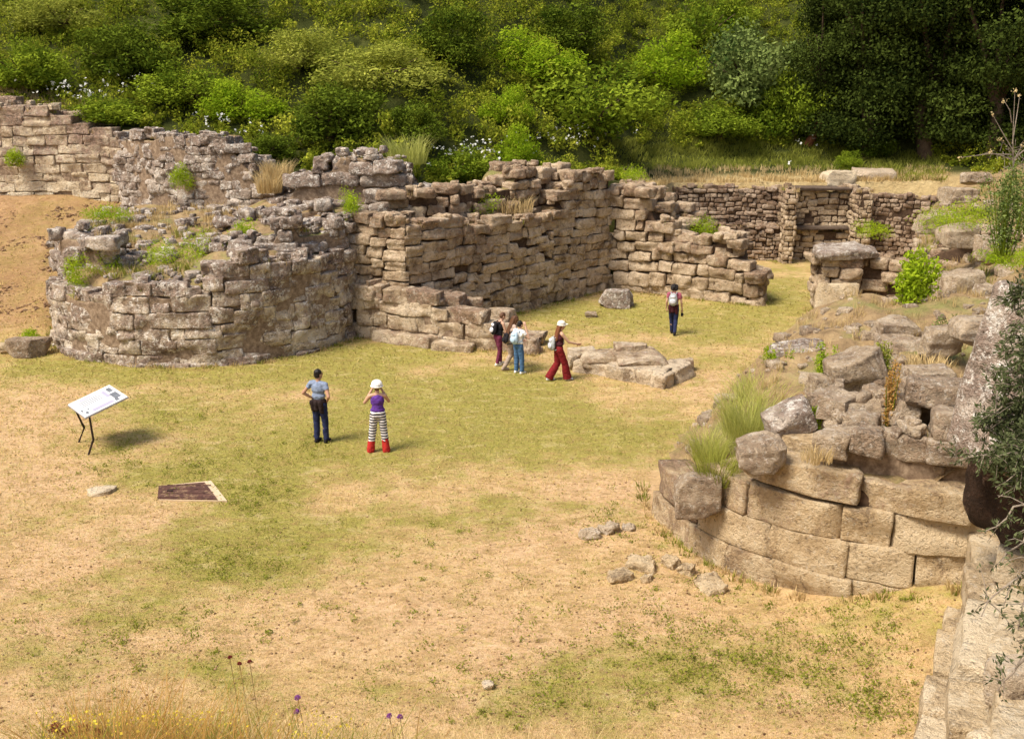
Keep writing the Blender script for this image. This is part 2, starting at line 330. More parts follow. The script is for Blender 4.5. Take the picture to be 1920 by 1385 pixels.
def blocks(B, tmpl, rng, amp=.04, freq=2.2, rad=.08, cuts=4, cut=(.74, 1.05)):
    """B: list of (s, depth, z, half_s, half_d, half_z, yaw) -> verts (s,depth,z), faces, tone"""
    B = np.array(B, float); P, Q = tmpl; nb, nv = len(B), len(P)
    half = B[:, None, 3:6]; r = np.minimum(rad*rng.uniform(.5, 1.5, (nb, 1, 1)), .45*half.min(2, keepdims=True))
    p = P[None]*half; q = np.clip(p, -(half-r), half-r); d = p-q; L = np.linalg.norm(d, axis=2, keepdims=True); d = d/np.maximum(L, 1e-6); p = q+d*r
    # chop: random tapering so that blocks are not perfect boxes
    sk = rng.normal(0, .05, (nb, 1, 3)); p = p*(1+sk*np.sign(P[None])[:, :, [1, 2, 0]])
    for c in range(cuts):      # broken corners and edges: flat chips
        nn = rng.normal(0, 1, (nb, 1, 3))*np.array([1, 1, 1.1]); nn /= np.linalg.norm(nn, axis=2, keepdims=True); sup = (np.abs(nn)*half).sum(2, keepdims=True)
        ex = np.maximum((p*nn).sum(2, keepdims=True)-sup*rng.uniform(*cut, (nb, 1, 1)), 0); p = p-ex*nn
    off = rng.uniform(-50, 50, (nb, 1, 3)); pw = (p+off).reshape(-1, 3)
    nz = (fbm(pw*freq, 3, 3)*amp+(fbm(pw*freq*3.1, 8, 2))*amp*.75).reshape(nb, nv, 1)
    p = p+d*nz
    a = B[:, 6][:, None]; ca, sa = np.cos(a), np.sin(a)
    x = p[:, :, 0]*ca-p[:, :, 1]*sa+B[:, 0:1]; y = p[:, :, 0]*sa+p[:, :, 1]*ca+B[:, 1:2]; z = p[:, :, 2]+B[:, 2:3]
    V = np.stack([x, y, z], 2).reshape(-1, 3); Fq = (Q[None]+(np.arange(nb)*nv)[:, None, None]).reshape(-1, 4)
    return V, Fq
class Path:
    def __init__(s, pts, ext=0.0):
        pts = np.array(pts, float); seg = np.hypot(*np.diff(pts, axis=0).T); ss = np.concatenate([[0], np.cumsum(seg)]); s.L = ss[-1]
        s.s = np.linspace(0, s.L, max(8, int(s.L/.05))); s.x = np.interp(s.s, ss, pts[:, 0]); s.y = np.interp(s.s, ss, pts[:, 1])
        dx = np.gradient(s.x, s.s); dy = np.gradient(s.y, s.s); k = np.ones(7)/7
        dx = np.convolve(np.pad(dx, 3, mode='edge'), k, 'valid'); dy = np.convolve(np.pad(dy, 3, mode='edge'), k, 'valid')
        l = np.hypot(dx, dy); s.nx = -dy/l; s.ny = dx/l; s.tx = dx/l; s.ty = dy/l      # n points into the wall
    def put(s, V):
        q = np.clip(V[:, 0], 0, s.L); o = V[:, 0]-q; f = lambda a: np.interp(q, s.s, a)
        return np.stack([f(s.x)+f(s.nx)*V[:, 1]+f(s.tx)*o, f(s.y)+f(s.ny)*V[:, 1]+f(s.ty)*o, V[:, 2]], 1)
    def top(s, px):
        o = []
        for (a, b) in px:
            d = ray(a, b); t = s.y/d[1]; e = np.abs(d[0]*t-s.x)/np.maximum(t, .1); i = int(np.argmin(e)); o.append((s.s[i], H+d[2]*t[i]))
        o.sort(); return np.array(o)
WTOP = []; WBASE = []
def erode(V, P, ero, seed):
    """weathering that ignores the joints: hollows and spalls over the whole face"""
    e = fbm(V*np.array([.9, .9, 1.4]), seed+50, 2)*ero+np.minimum(0, fbm(V*2.6, seed+60, 2))*ero*1.1; k = np.argmin((V[:, 0:1]-P.x[None, ::8])**2+(V[:, 1:2]-P.y[None, ::8])**2, axis=1)
    return V-np.stack([P.nx[::8][k], P.ny[::8][k], np.zeros(len(V))], 1)*e[:, None]
def wall(root, pts, z0, top, ch=.45, bl=(.6, 1.2), mat='curtain', depth=.55, thick=1.3, rows=2, seed=1, tmpl=None, amp=.06, rad=.09, jit=.04, gap=.012, batter=0., miss=.02, weather=1.3, wav=.06, ero=.10, cfr=.2, cut=(.80, 1.06), part='stone_facing', core=True, coretop='earth', freq=2.2):
    rng = np.random.default_rng(seed); P = Path(pts); tmpl = T_HI if tmpl is None or tmpl is T_MID or ch > .3 else tmpl
    tp = P.top(top) if not isinstance(top[0][1], str) else np.array([(float(a)*P.L, float(b)) for a, b in top])
    tf = lambda q: np.interp(q, tp[:, 0], tp[:, 1])
    B = []; tone = []
    for row in range(rows):
        z = z0
        while z < tp[:, 1].max():
            h = ch*rng.uniform(.82, 1.18); q = -rng.uniform(0, bl[1])*.5
            while q < P.L:
                L = bl[0]*(bl[1]/bl[0])**rng.random()*(1 if rng.random() > .2 else .55)*(1 if rng.random() > .1 else 1.35); m = q+L/2
                if m < -.1 or q > P.L-.08: q += L; continue
                if m+L/2 > P.L: L = max(P.L-q, .2); m = q+L/2
                zt = float(tf(m)); drop = 0 if row == 0 else rng.uniform(0, .9)*ch
                zc = z+h/2+wav*math.sin(m*1.1+seed)+wav*.5*math.sin(m*2.7+2*seed)
                exposed = zt-zc
                if zc+h*.15 > zt-drop or (row and exposed > 2.6*ch) or rng.random() < miss*(3 if exposed < ch else 1): q += L; continue
                ruin = math.exp(-max(exposed, 0)/(1.2*ch))
                dd = depth*rng.uniform(.85, 1.15)
                yoff = row*depth*1.02+dd/2+rng.normal(0, jit)*(1+2.2*ruin)+batter*(zc-z0)
                B.append((m+rng.normal(0, jit)*ruin, yoff, zc+rng.normal(0, .02)*(1+2*ruin), L/2-gap*rng.uniform(.5, 1.6), dd/2, h/2-gap*rng.uniform(.4, 1.3), rng.normal(0, .02+.09*ruin)))
                tone.append((np.clip(rng.normal(.5, .24), 0, 1), np.clip(math.exp(-max(exposed, 0)/weather)*rng.uniform(.6, 1.1)+.12*rng.normal(), 0, 1), rng.random()))
                q += L
            z += h
    if core and seed not in (93, 96, 97, 98, 99, 101):
        for k in range(int(P.L*(7 if ch > .3 else 4))):
            m = rng.uniform(.1, P.L-.1); dd = rng.uniform(.05, min(thick, rows*depth)*.95); a = rng.uniform(.05, .17)*min(1, ch/.4); B.append((m, dd+batter*2, float(tf(m))-ch*rng.uniform(.2, .85)*(1 if dd < depth else 1.15)+a*.4, a*rng.uniform(.8, 1.7), a*rng.uniform(.8, 1.4), a*rng.uniform(.5, .9), rng.uniform(0, 3))); tone.append((rng.random(), rng.uniform(.3, 1), rng.random()))
            if z0 < 0 and seed < 90: WBASE.append((P, rng.uniform(0, P.L), rng.uniform(-.22, -.02)))
            if seed not in (94, 95, 96, 97, 98, 99): WTOP.append((P, m, dd, float(tf(m))-ch*.7))
    V, Fq = blocks(B, tmpl, rng, amp, freq, rad, 4, cut); V = P.put(V); V = erode(V, P, ero, seed)
    T = np.repeat(np.array(tone), len(tmpl[0]), axis=0)
    mesh_np(part, V, Fq, M[mat], root, T, True)
    if core:
        ns = max(6, int(P.L/.18)); ss = np.linspace(.04, P.L-.04, ns); fr = depth*cfr+.03; dep = np.concatenate([[fr]*2, np.linspace(fr, thick, 8), [thick]])
        S, D = np.meshgrid(ss, dep, indexing='ij'); nd = len(dep)
        tt = np.min([tf(S+o) for o in (-.35, -.15, 0, .15, .35)], axis=0)-ch*.75
        Z = tt+.16*fbm(np.stack([S.ravel()*1.7, D.ravel()*1.7, np.full(S.size, seed*3.1)], 1), seed).reshape(S.shape); Z[:, 0] = z0-.4; Z[:, -1] = z0-.4; Z[:, 1] -= .06
        Z = np.maximum(Z, z0-.4); D = D+batter*np.maximum(Z-z0, 0)
        CV = P.put(np.stack([S.ravel(), D.ravel(), Z.ravel()], 1)); i = (np.arange(ns-1)[:, None]*nd+np.arange(nd-1)[None]).ravel()
        Fc = np.stack([i, i+nd, i+nd+1, i+1], 1)
        caps = np.array([[e*nd+k, e*nd+k+1, e*nd+nd-2-k, e*nd+nd-1-k] for e in (0, ns-1) for k in range(0, nd//2-1)])
        o = mesh_np('rubble_core', CV, [Fc, caps], [M['deep_joint' if mat in ('curtain', 'near', 'rubble') else 'joint'], M[coretop]], root)
        me = o.data; nrm = np.zeros(len(me.polygons)*3); me.polygons.foreach_get('normal', nrm); nrm = nrm.reshape(-1, 3)
        me.polygons.foreach_set('material_index', (np.abs(nrm[:, 2]) > .5).astype(np.int32))
    return root
def arc(cx, cy, r, a0, a1, n=40): return [(cx+r*math.cos(R(a)), cy+r*math.sin(R(a))) for a in np.linspace(a0, a1, n)]
def zt(*a): return [(f, str(z)) for f, z in a]
def mound(root, name, x0, x1, y0, y1, inside, zf, mat='earth', step=.16):
    gx = np.arange(x0, x1, step); gy = np.arange(y0, y1, step); X, Y = np.meshgrid(gx, gy); X = X.ravel(); Y = Y.ravel(); Z = zf(X, Y); ok = inside(X, Y)
    Fq = grid_faces(len(gx), len(gy)); Fq = Fq[ok[Fq].all(1)]; used = np.unique(Fq); mp = np.zeros(len(X), int); mp[used] = np.arange(len(used))
    return mesh_np(name, np.stack([X, Y, Z], 1)[used], mp[Fq], M[mat], root, smooth=True)

# the high back wall at the left, pale below and ruined above
bw = thing('ashlar_wall', 'long high ashlar wall of pale courses above the dirt slope at the far left', 'wall', (-19.5, 44, 0))
bw.location = (0, 0, 0)
wall(bw, [(-26, 44.6), (-19, 44.0), (-14.6, 43.0)], 2.6, [(-80,190),(0,188),(60,197),(108,200),(114,216),(150,228),(180,242),(240,250)], .37, (.7, 1.25), 'oldpale', .6, 1.6, 3, 11, amp=.035, rad=.02, jit=.008, gap=.004, weather=2.4, ero=.12, cut=(.88, 1.1), cfr=.08)
# round tower on the left
TC = (-10.12, 35.5)
tw = thing('round_tower', 'ruined round tower of grey lichened stone with grass on its broken top', 'tower')
wall(tw, arc(*TC, 5.13, 168, 352, 70), -.1, [(88,520),(105,540),(150,545),(200,542),(250,522),(290,545),(335,530),(372,548),(378,540),(392,500),(410,482),(470,470),(540,478),(600,468),(650,480),(668,470)], .43, (.5, 1.5), 'tower', .55, 1.1, 2, 21, T_MID, amp=.05, rad=.02, jit=.008, gap=.003, batter=.015, weather=1.2, ero=.20, miss=0, cut=(.88, 1.1), cfr=.07)
wall(tw, arc(*TC, 5.22, 185, 350, 60), -.2, zt((0, .17), (1, .17)), .34, (.8, 1.6), 'tower', .5, .6, 1, 22, T_MID, amp=.04, rad=.02, gap=.003, jit=.006, ero=.16, cut=(.88, 1.1), core=False, part='footing_course')
wall(tw, [(-15.6, 37.2), (-15.25, 34.9), (-14.2, 33.0), (-12.6, 32.1), (-11.8, 32.0)], 2.0, [(85,452),(95,440),(130,424),(180,428),(240,440),(262,480),(275,520)], .42, (.6, 1.3), 'grey', .6, 1.3, 2, 23, T_MID, amp=.08, rad=.13, jit=.07, weather=2, part='upper_ring')
wall(tw, [(-9.7, 33.1), (-8.3, 32.3), (-6.6, 32.6), (-5.3, 33.9), (-5.0, 35.2)], 2.6, [(486,445),(505,403),(560,394),(585,425),(615,415),(650,402),(668,404)], .42, (.6, 1.2), 'grey', .6, 1.4, 2, 24, T_MID, amp=.08, rad=.13, jit=.08, weather=2, part='upper_ring')
wall(tw, [(-10.2, 36.2), (-8.5, 35.6), (-6, 36.0)], 3.2, [(380,420),(420,400),(470,398),(540,385),(590,380),(640,375)], .38, (.5, 1.1), 'grey', .55, 1.2, 2, 25, amp=.08, rad=.12, jit=.08, weather=2, part='inner_wall')
mound(tw, 'rubble_fill', -15.1, -4.6, 30.5, 41, lambda x, y: (np.hypot(x-TC[0], y-TC[1]) < 4.75) | ((y > 35.4) & (np.abs(x+9.8) < 5.0)), lambda x, y: 2.35+.15*np.clip(y-31, 0, 7.5)+.55*sstep(-10.3, -8.6, x)*sstep(31.2, 32.6, y)+.18*n2(x, y, .8, 51)+.08*n2(x, y, 2.6, 52)-.5*sstep(4.2, 4.8, np.hypot(x-TC[0], np.minimum(y-TC[1], 0))))
# rear wall of grey rubble above the tower
rw = thing('rubble_wall', 'tall grey rubble wall with white lichen rising behind the round tower', 'wall')
wall(rw, [(-15.6, 42.6), (-13.4, 40.8), (-10.5, 39.6), (-7.8, 39.0)], 2.6, [(140,330),(165,290),(205,252),(300,247),(408,250),(413,274),(452,278),(470,300),(492,322),(520,350),(545,372)], .32, (.35, .95), 'grey', .55, 1.8, 3, 31, T_LO, amp=.07, rad=.03, jit=.012, gap=.003, weather=2.5, ero=.24, miss=0, cut=(.85, 1.1), cfr=.08)
kb = thing('block_wall', 'thick broken wall top of big grey blocks between tower and curtain wall', 'wall')
wall(kb, [(-8.6, 38.2), (-7.9, 37.5), (-3.3, 37.0), (-3.1, 38.4)], 3.0, [(515,372),(545,325),(575,305),(602,300),(610,279),(680,277),(752,284),(762,302),(785,335),(790,350)], .55, (.9, 1.6), 'grey', .8, 1.7, 2, 32, T_MID, amp=.09, rad=.14, jit=.08, weather=2.5)
# curtain wall
cw = thing('curtain_wall', 'long curtain wall of brown squared blocks closing the inner court', 'wall')
wall(cw, [(-5.3, 34.5), (-3.4, 33.8), (-2.6, 34.5), (3.95, 41.95)], -.1, [(672,404),(700,402),(735,402),(760,412),(800,410),(850,408),(900,412),(950,406),(1000,404),(1048,388),(1060,345),(1080,320),(1150,318)], .37, (.42, 1.1), 'curtain', .6, 1.7, 2, 41, T_MID, amp=.07, rad=.04, jit=.03, gap=.008, weather=1.2, wav=.09, miss=.03, cfr=.3, cut=(.82, 1.08))
wall(cw, [(-4.2, 36.6), (-2.0, 37.0), (.9, 40.1), (3.7, 43.2)], 2.8, [(700,360),(760,352),(790,346),(850,348),(950,345),(962,318),(995,308),(1050,304),(1070,318),(1110,318),(1135,311),(1160,330)], .38, (.5, 1.2), 'curtain', .6, 1.8, 3, 42, T_LO, amp=.08, rad=.11, jit=.08, weather=2, part='upper_tier')
# low spur wall beside the tower
sw = thing('spur_wall', 'low spur wall with dry grass on its sloping top beside three huddled visitors', 'wall')
wall(sw, [(-5.1, 34.05), (-3.2, 33.2), (.75, 31.75), (1.1, 32.7)], -.1, [(672,520),(700,538),(780,548),(820,565),(870,585),(900,590),(925,604),(945,640),(1000,642),(1040,652)], .42, (.6, 1.3), 'ashlar', .6, 1.6, 3, 51, T_MID, amp=.06, rad=.03, jit=.01, gap=.003, weather=.8, ero=.18, miss=0, cut=(.88, 1.1), cfr=.08)
wall(sw, [(-4.9, 33.62), (-3.2, 32.85), (-1.2, 32.05)], -.15, zt((0, .52), (1, .40)), .42, (1.0, 1.8), 'ashlar', .5, .6, 1, 52, T_MID, amp=.03, rad=.05, core=False, part='plinth_course')
# right hand wall of the inner court
ew = thing('end_wall', 'stepped wall of big worn blocks ending behind the lone far visitor', 'wall')
wall(ew, [(3.9, 41.85), (4.7, 41.4), (9.15, 38.75), (9.75, 40.0)], -.1, [(1160,346),(1222,352),(1234,396),(1262,416),(1278,452),(1318,442),(1335,432),(1384,432),(1390,470),(1394,500),(1418,512)], .45, (.55, 1.4), 'curtain', .7, 1.8, 2, 61, T_MID, amp=.08, rad=.06, jit=.045, gap=.012, weather=1.3, ero=.16, cfr=.3, cut=(.82, 1.08))
wall(ew, [(4.4, 44.4), (5.6, 44.0), (7.6, 43.2)], 1.5, [(1165,336),(1215,342),(1238,352),(1262,380),(1300,405)], .42, (.6, 1.2), 'curtain', .6, 1.6, 2, 62, T_LO, amp=.08, rad=.11, jit=.07, part='upper_tier')
# rubble terrace wall, gate recess
tr = thing('terrace_wall', 'two-stepped reddish rubble terrace wall left of the gate recess', 'wall')
wall(tr, [(6.6, 48.9), (12.3, 48.55)], -.1, [(1235,412),(1300,416),(1465,420)], .19, (.22, .5), 'rubble', .35, .9, 2, 71, T_LO, amp=.05, rad=.06, jit=.035, gap=.012, weather=.4, freq=4)
wall(tr, [(5.2, 49.6), (12.4, 49.25)], 1.2, [(1170,345),(1300,346),(1465,352)], .19, (.22, .5), 'rubble', .35, 1.2, 2, 72, T_LO, amp=.05, rad=.06, jit=.035, gap=.012, weather=.4, freq=4, part='upper_tier')
gw = thing('gate_recess', 'walled-up gate recess with two dark lintels between leaning stone jambs', 'gateway')
wall(gw, [(12.7, 48.75), (15.7, 48.75)], -.1, zt((0, 1.42), (1, 1.42)), .25, (.28, .7), 'curtain', .35, .8, 1, 73, T_LO, amp=.05, rad=.07, jit=.03, weather=.3, part='infill_wall')
wall(gw, [(12.7, 49.1), (16.1, 49.1)], 1.3, zt((0, 3.2), (1, 3.2)), .27, (.28, .7), 'curtain', .35, .8, 1, 74, T_LO, amp=.05, rad=.07, jit=.03, weather=.3, part='infill_wall')
wall(gw, [(12.2, 49.6), (12.2, 47.75), (12.72, 47.7), (12.78, 49.6)], -.1, zt((0, 3.4), (1, 3.4)), .22, (.22, .5), 'curtain', .25, .26, 1, 75, T_LO, amp=.04, rad=.05, jit=.02, freq=4, part='jamb', core=True)
wall(gw, [(15.3, 49.6), (15.45, 47.9), (16.2, 47.9), (16.4, 49.6)], -.1, zt((0, 3.35), (1, 3.35)), .22, (.25, .55), 'curtain', .3, .34, 1, 76, T_LO, amp=.04, rad=.04, jit=.015, freq=4, batter=.03, cfr=.08, part='jamb')
def slab(parent, name, c, half, rot, mat, seed, amp=.03, tm=None, rad=.05, tone=(.5, .4), freq=2.5):
    rng = np.random.default_rng(seed); tm = tm or T_HI
    V, Fq = blocks([(0, 0, 0, *half, 0)], tm, rng, amp, freq, rad); m = Euler(rot).to_matrix(); V = V@np.array(m).T
    o = mesh_np(name, V, Fq, M[mat], parent, np.tile([*tone, rng.random()], (len(V), 1)), True, c); return o
slab(gw, 'lintel', (14.3, 49.3, 3.22), (1.7, .5, .07), (0, .01, .02), 'beam', 1, .03, T_MID, .03)
slab(gw, 'lintel', (14.1, 48.8, 1.48), (1.45, .3, .06), (0, 0, .02), 'beam', 2, .02, T_MID, .03)
rr = thing('retaining_wall', 'reddish rubble retaining wall right of the gate recess', 'wall')
wall(rr, [(16.4, 49.0), (18.5, 48.4), (20.6, 47.6)], .0, [(1640,362),(1700,366),(1765,370),(1780,380)], .2, (.22, .5), 'rubble', .35, 1.2, 2, 77, T_LO, amp=.05, rad=.06, jit=.035, weather=.4, freq=4)
# ruined pier at the right of the court
rp = thing('ruined_pier', 'ruined pier with a projecting cap slab at the right end of the court', 'pier')
wall(rp, [(10.95, 38.6), (10.95, 36.8), (12.15, 36.6), (12.3, 37.0), (14.4, 36.0)], -.1, zt((0, 2.25), (.5, 2.25), (.62, 2.2), (.8, 2.2), (1, 2.0)), .42, (.6, 1.25), 'curtain', .6, 1.2, 2, 81, T_MID, amp=.08, rad=.12, jit=.06, weather=1)
slab(rp, 'cap_slab', (11.6, 37.2, 2.32), (.95, .75, .16), (.05, -.05, .1), 'grey', 3, .06, T_HI, .08)
slab(rp, 'base_slab', (11.25, 36.35, .62), (.72, .16, .72), (-.2, .06, -.05), 'pale', 4, .06, T_HI, .08)
rk = thing('embankment_wall', 'tumbled low stone wall along the grassy bank right of the ruined pier', 'wall')
wall(rk, [(13.6, 35.6), (14.6, 34.4), (16.6, 33.6)], .8, [(1668,492),(1700,470),(1760,452),(1800,440),(1860,430)], .36, (.5, 1.1), 'curtain', .6, 1.6, 3, 82, T_LO, amp=.1, rad=.14, jit=.12, miss=.1, weather=1.5)
# near tower, right foreground
NC = (7.65, 20.05)
ntw = thing('near_round_tower', 'curved stump of a tower in smooth ochre blocks at the near right', 'tower')
wall(ntw, arc(*NC, 4.86, 140, 300, 70), -.12, zt((0, .15), (.25, .3), (.33, .75), (.40, 1.3), (.45, 1.75), (.485, 1.95), (.515, 2.5), (.58, 2.58), (1, 2.55)), .535, (.9, 2.0), 'near', .7, 1.5, 2, 93, T_XL, amp=.022, rad=.014, jit=.008, gap=.004, batter=.05, weather=.8, wav=.02, miss=0, freq=2.4, ero=.09, cut=(.86, 1.1))
def nzf(x, y): return np.minimum(2.25+.10*np.clip(y-16.5, 0, 9)+.16*np.clip(x-6, 0, 6), 4)+.22*n2(x, y, 1.0, 61)+.08*n2(x, y, 3, 62)-2.0*sstep(2.4, 4.6, np.hypot(x-NC[0], y-NC[1]))*sstep(7.4, 4.2, x)
mound(ntw, 'rubble_fill', 2, 13, 14.8, 25.5, lambda x, y: np.hypot(x-NC[0], y-NC[1]) < 4.5, nzf)
wall(ntw, arc(*NC, 4.45, 232, 305, 40), 2.45, zt((0, 2.95), (.2, 3.1), (.45, 3.25), (.6, 3.2), (.8, 3.5), (1, 3.7)), .48, (.5, 1.15), 'boulder', .6, 1.2, 2, 94, T_HI, amp=.06, rad=.05, jit=.05, gap=.012, weather=1.5, miss=0, part='upper_ring')
wall(ntw, arc(*NC, 3.2, 218, 305, 40), 2.6, zt((0, 3.0), (.2, 3.1), (.4, 3.45), (.6, 3.35), (.8, 3.8), (1, 4.0)), .45, (.5, 1.1), 'boulder', .6, 1.2, 2, 95, T_HI, amp=.07, rad=.06, jit=.1, gap=.015, weather=1.5, miss=.10, part='upper_ring')
# stepped wall running towards the viewer, bottom right
pw = thing('stepped_wall', 'pale stepped wall of large blocks running down the bottom right corner', 'wall')
def gp(l): return [G(*q)[:2] for q in l]
wall(pw, gp([(1792,1030,.6),(1768,1150,.6),(1745,1270,.6)]), -.1, zt((0, .75), (1, .6)), .6, (.9, 1.6), 'pale', .7, .8, 1, 96, T_HI, amp=.02, rad=.03, jit=.012, gap=.004, weather=.02, ero=.05, cut=(.88, 1.1), wav=.02, part='plinth_course')
wall(pw, gp([(1738,1280,.7),(1712,1400,.7),(1690,1520,.7)]), -.1, zt((0, .95), (1, .95)), .5, (.8, 1.3), 'pale', .7, .8, 2, 97, T_HI, amp=.02, rad=.03, jit=.012, gap=.004, weather=.02, ero=.05, cut=(.88, 1.1), wav=.02, part='plinth_course')
wall(pw, gp([(1833,925,1.5),(1812,1060,1.4),(1796,1200,1.3),(1780,1390,1.3),(1765,1560,1.3)]), -.1, zt((0, 1.7), (.3, 1.5), (1, 1.35)), .5, (1.1, 2.0), 'pale', .75, 1.5, 2, 98, T_HI, amp=.02, rad=.03, jit=.012, gap=.004, weather=.02, ero=.05, cut=(.88, 1.1), wav=.02)
wall(pw, gp([(1880,925,2.0),(1868,1090,1.9),(1862,1240,1.9),(1850,1390,1.8),(1845,1560,1.8)]), .6, zt((0, 2.2), (.4, 1.95), (1, 1.9)), .5, (1.1, 1.9), 'pale', .8, 2.4, 3, 99, T_HI, amp=.02, rad=.03, jit=.012, gap=.004, weather=.02, ero=.05, cut=(.88, 1.1), wav=.02, part='upper_tier')
# low foundation in the court
lf = thing('foundation', 'low foundation of worn slabs lying in the grass behind the visitor in red trousers', 'foundation')
wall(lf, [G(1058,678)[:2], G(1068,694)[:2], G(1246,730)[:2], G(1304,704)[:2], G(1296,690)[:2]], -.1, zt((0, .40), (1, .40)), .42, (.9, 1.5), 'ashlar', .75, 1.0, 2, 101, T_HI, amp=.05, rad=.04, jit=.015, gap=.008, weather=.4, wav=0, cut=(.85, 1.1))

# ------------------------------------------------------------------ loose stones
def stone(name, label, px, py, z, wpx, hpx, seed, mat='boulder', deep=.8, rz=0., tone=(.5, .4), rad=.16, amp=.055, group=None, tilt=.0, cat='stone'):
    p = G(px, py, z); k = zcam(p)/F; a, b = wpx*k/2*.95, hpx*k/2*.95
    rng = np.random.default_rng(seed); half = (a, max(a, b)*deep, b)
    V, Fq = blocks([(0, 0, 0, *half, 0)], T_XL, rng, amp*min(half)*2.2, 1.3/max(half)+.6, rad*min(half)*.9, 14, (.62, .92))
    V = V@np.array(Euler((rng.normal(0, .05), tilt, rz)).to_matrix()).T
    o = mesh_np(name, V, Fq, M[mat], None, np.tile([*tone, rng.random()], (len(V), 1)), True, p)
    return tag(o, label, cat, group)
g1 = 'fallen stones on the near tower'
stone('boulder', 'dark boulder on the near tower rim just right of the green grass clump', 1420, 848, 2.4, 100, 66, 201, tone=(.2, .8), group=g1)
stone('boulder', 'dark rounded boulder low on the left edge of the near tower', 1306, 925, 1.3, 84, 84, 202, tone=(.25, .8), group=g1)
stone('boulder', 'wide flat-topped grey slab farthest back on the near tower', 1502, 672, 2.6, 116, 54, 203, 'grey', tone=(.5, .5), group=g1)
stone('boulder', 'big tilted brown boulder between the leafy sprigs on the near tower', 1605, 702, 2.9, 112, 90, 204, tilt=-.25, group=g1)
stone('boulder', 'narrow upright stone under the flat grey slab', 1542, 738, 2.6, 56, 70, 205, tilt=.15, group=g1)
stone('boulder', 'long stone speckled white at the left of the rubble heap', 1478, 786, 2.6, 96, 50, 206, 'grey', tilt=-.35, group=g1)
stone('boulder', 'flat brown stone in the middle of the rubble heap', 1604, 776, 2.75, 116, 56, 207, tilt=.12, group=g1)
stone('boulder', 'small upright pointed stone beside the rust-coloured plant', 1692, 782, 2.9, 44, 72, 211, tone=(.7, .4), tilt=.15, group=g1)
stone('boulder', 'square block right of the rust-coloured plant beside the leaning rock', 1738, 716, 3.2, 92, 74, 212, tone=(.6, .4), group=g1)
stone('boulder', 'upper of two stacked boulders below the bright bush', 1680, 620, 3.2, 84, 46, 214, tone=(.3, .6), group=g1)
stone('boulder', 'lower of two stacked boulders below the bright bush', 1692, 660, 2.9, 100, 58, 215, tone=(.5, .5), group=g1)
stone('boulder', 'squat boulder right of the two stacked boulders', 1762, 640, 3.4, 76, 62, 216, tone=(.5, .4), group=g1)
stone('boulder', 'reddish flat stone behind the two stacked boulders', 1830, 620, 3.8, 90, 50, 218, tone=(.4, .5), group=g1)
stone('boulder', 'small stone wedged beside the speckled long stone', 1530, 770, 2.5, 70, 46, 219, tone=(.5, .6), group=g1)
stone('boulder', 'low stone at the rim behind the pale feathery grass', 1456, 745, 2.2, 60, 44, 220, tone=(.4, .6), group=g1)
g2 = 'loose stones in the court'
stone('boulder', 'single grey boulder lying against the foot of the inner corner', 1156, 560, .28, 60, 36, 231, 'grey', tone=(.5, .5), group=g2)
stone('boulder', 'flat stone on top of the low foundation', 1182, 656, .55, 64, 26, 232, 'ashlar', group=g2, tone=(.5, .5))
stone('boulder', 'long worn slab at the back edge of the low foundation', 1205, 676, .4, 110, 26, 233, 'ashlar', group=g2, tone=(.4, .6))
stone('boulder', 'worn slab left of the long slab on the low foundation', 1120, 672, .35, 80, 22, 238, 'ashlar', group=g2, tone=(.55, .5))
stone('boulder', 'low dark rock at the foot of the dirt slope left of the round tower', 52, 652, .22, 76, 38, 234, tone=(.2, .8), group=g2)
stone('boulder', 'small pale stone at the far left edge by the dirt slope', 14, 652, .15, 36, 18, 235, 'pale', group=g2)
stone('boulder', 'pale flat rectangular stone in the grass left of the metal hatch', 188, 924, .02, 50, 15, 236, 'pale', group=g2, rad=.1, tone=(1, 0))
stone('boulder', 'tiny white stone on the bare ground near the bottom centre', 915, 1283, .05, 26, 9, 237, 'ashlar', group=g2, tone=(.9, 0))
stone('boulder', 'small dark stone sunk in the lawn before the grey boulder', 1110, 590, .06, 26, 12, 239, tone=(.3, .7), group=g2)
g3 = 'rubble at the foot of the near tower'
for i, (a) in enumerate([(1105,1005,.1,44,30,'grey','leftmost grey lump of the small rubble row'),(1142,996,.12,46,34,'grey','middle grey lump of the small rubble row'),(1178,990,.1,36,28,'boulder','brown lump ending the small rubble row'),
    (1258,1058,.16,42,44,'pale','rounded pale stone touching the near tower foot'),(1200,1062,.12,66,40,'pale','long pale stone heap beside the tower foot'),(1160,1082,.07,60,30,'pale','low pale stone at the left of the heap'),(1212,1086,.09,30,26,'pale','small pale stone in front of the heap'),
    (1330,1096,.14,80,26,'pale','narrow pale footing stone along the tower foot'),(1288,1072,.12,40,40,'pale','squarish pale footing stone at the tower foot')]):
    stone('rubble_stone', a[6], a[0], a[1], a[2]*.12, a[3]*.9, a[4]*.85, 240+i, 'near' if a[5] == 'pale' else 'boulder', group=g3, tone=(.8, .1), deep=.7, rad=.75, amp=.2, rz=i*.7)
stone('boulder', 'white limestone boulder on the grass terrace above the gate', 1572, 336, 3.5, 62, 36, 261, 'pale', tone=(1, .2))
stone('boulder', 'long low rock right of the white limestone boulder on the terrace', 1640, 332, 3.5, 96, 30, 262, 'boulder', tone=(.9, .2))
stone('boulder', 'brown round boulder in the bottom right corner on the stepped wall', 1900, 1290, 2.05, 86, 110, 263, 'boulder', tone=(.9, .0), rad=.5)
stone('boulder', 'pale block below the brown round boulder at the frame edge', 1870, 1405, 1.9, 110, 70, 264, 'pale', tone=(.7, .1), rad=.2)
g4 = 'stones on the right bank'
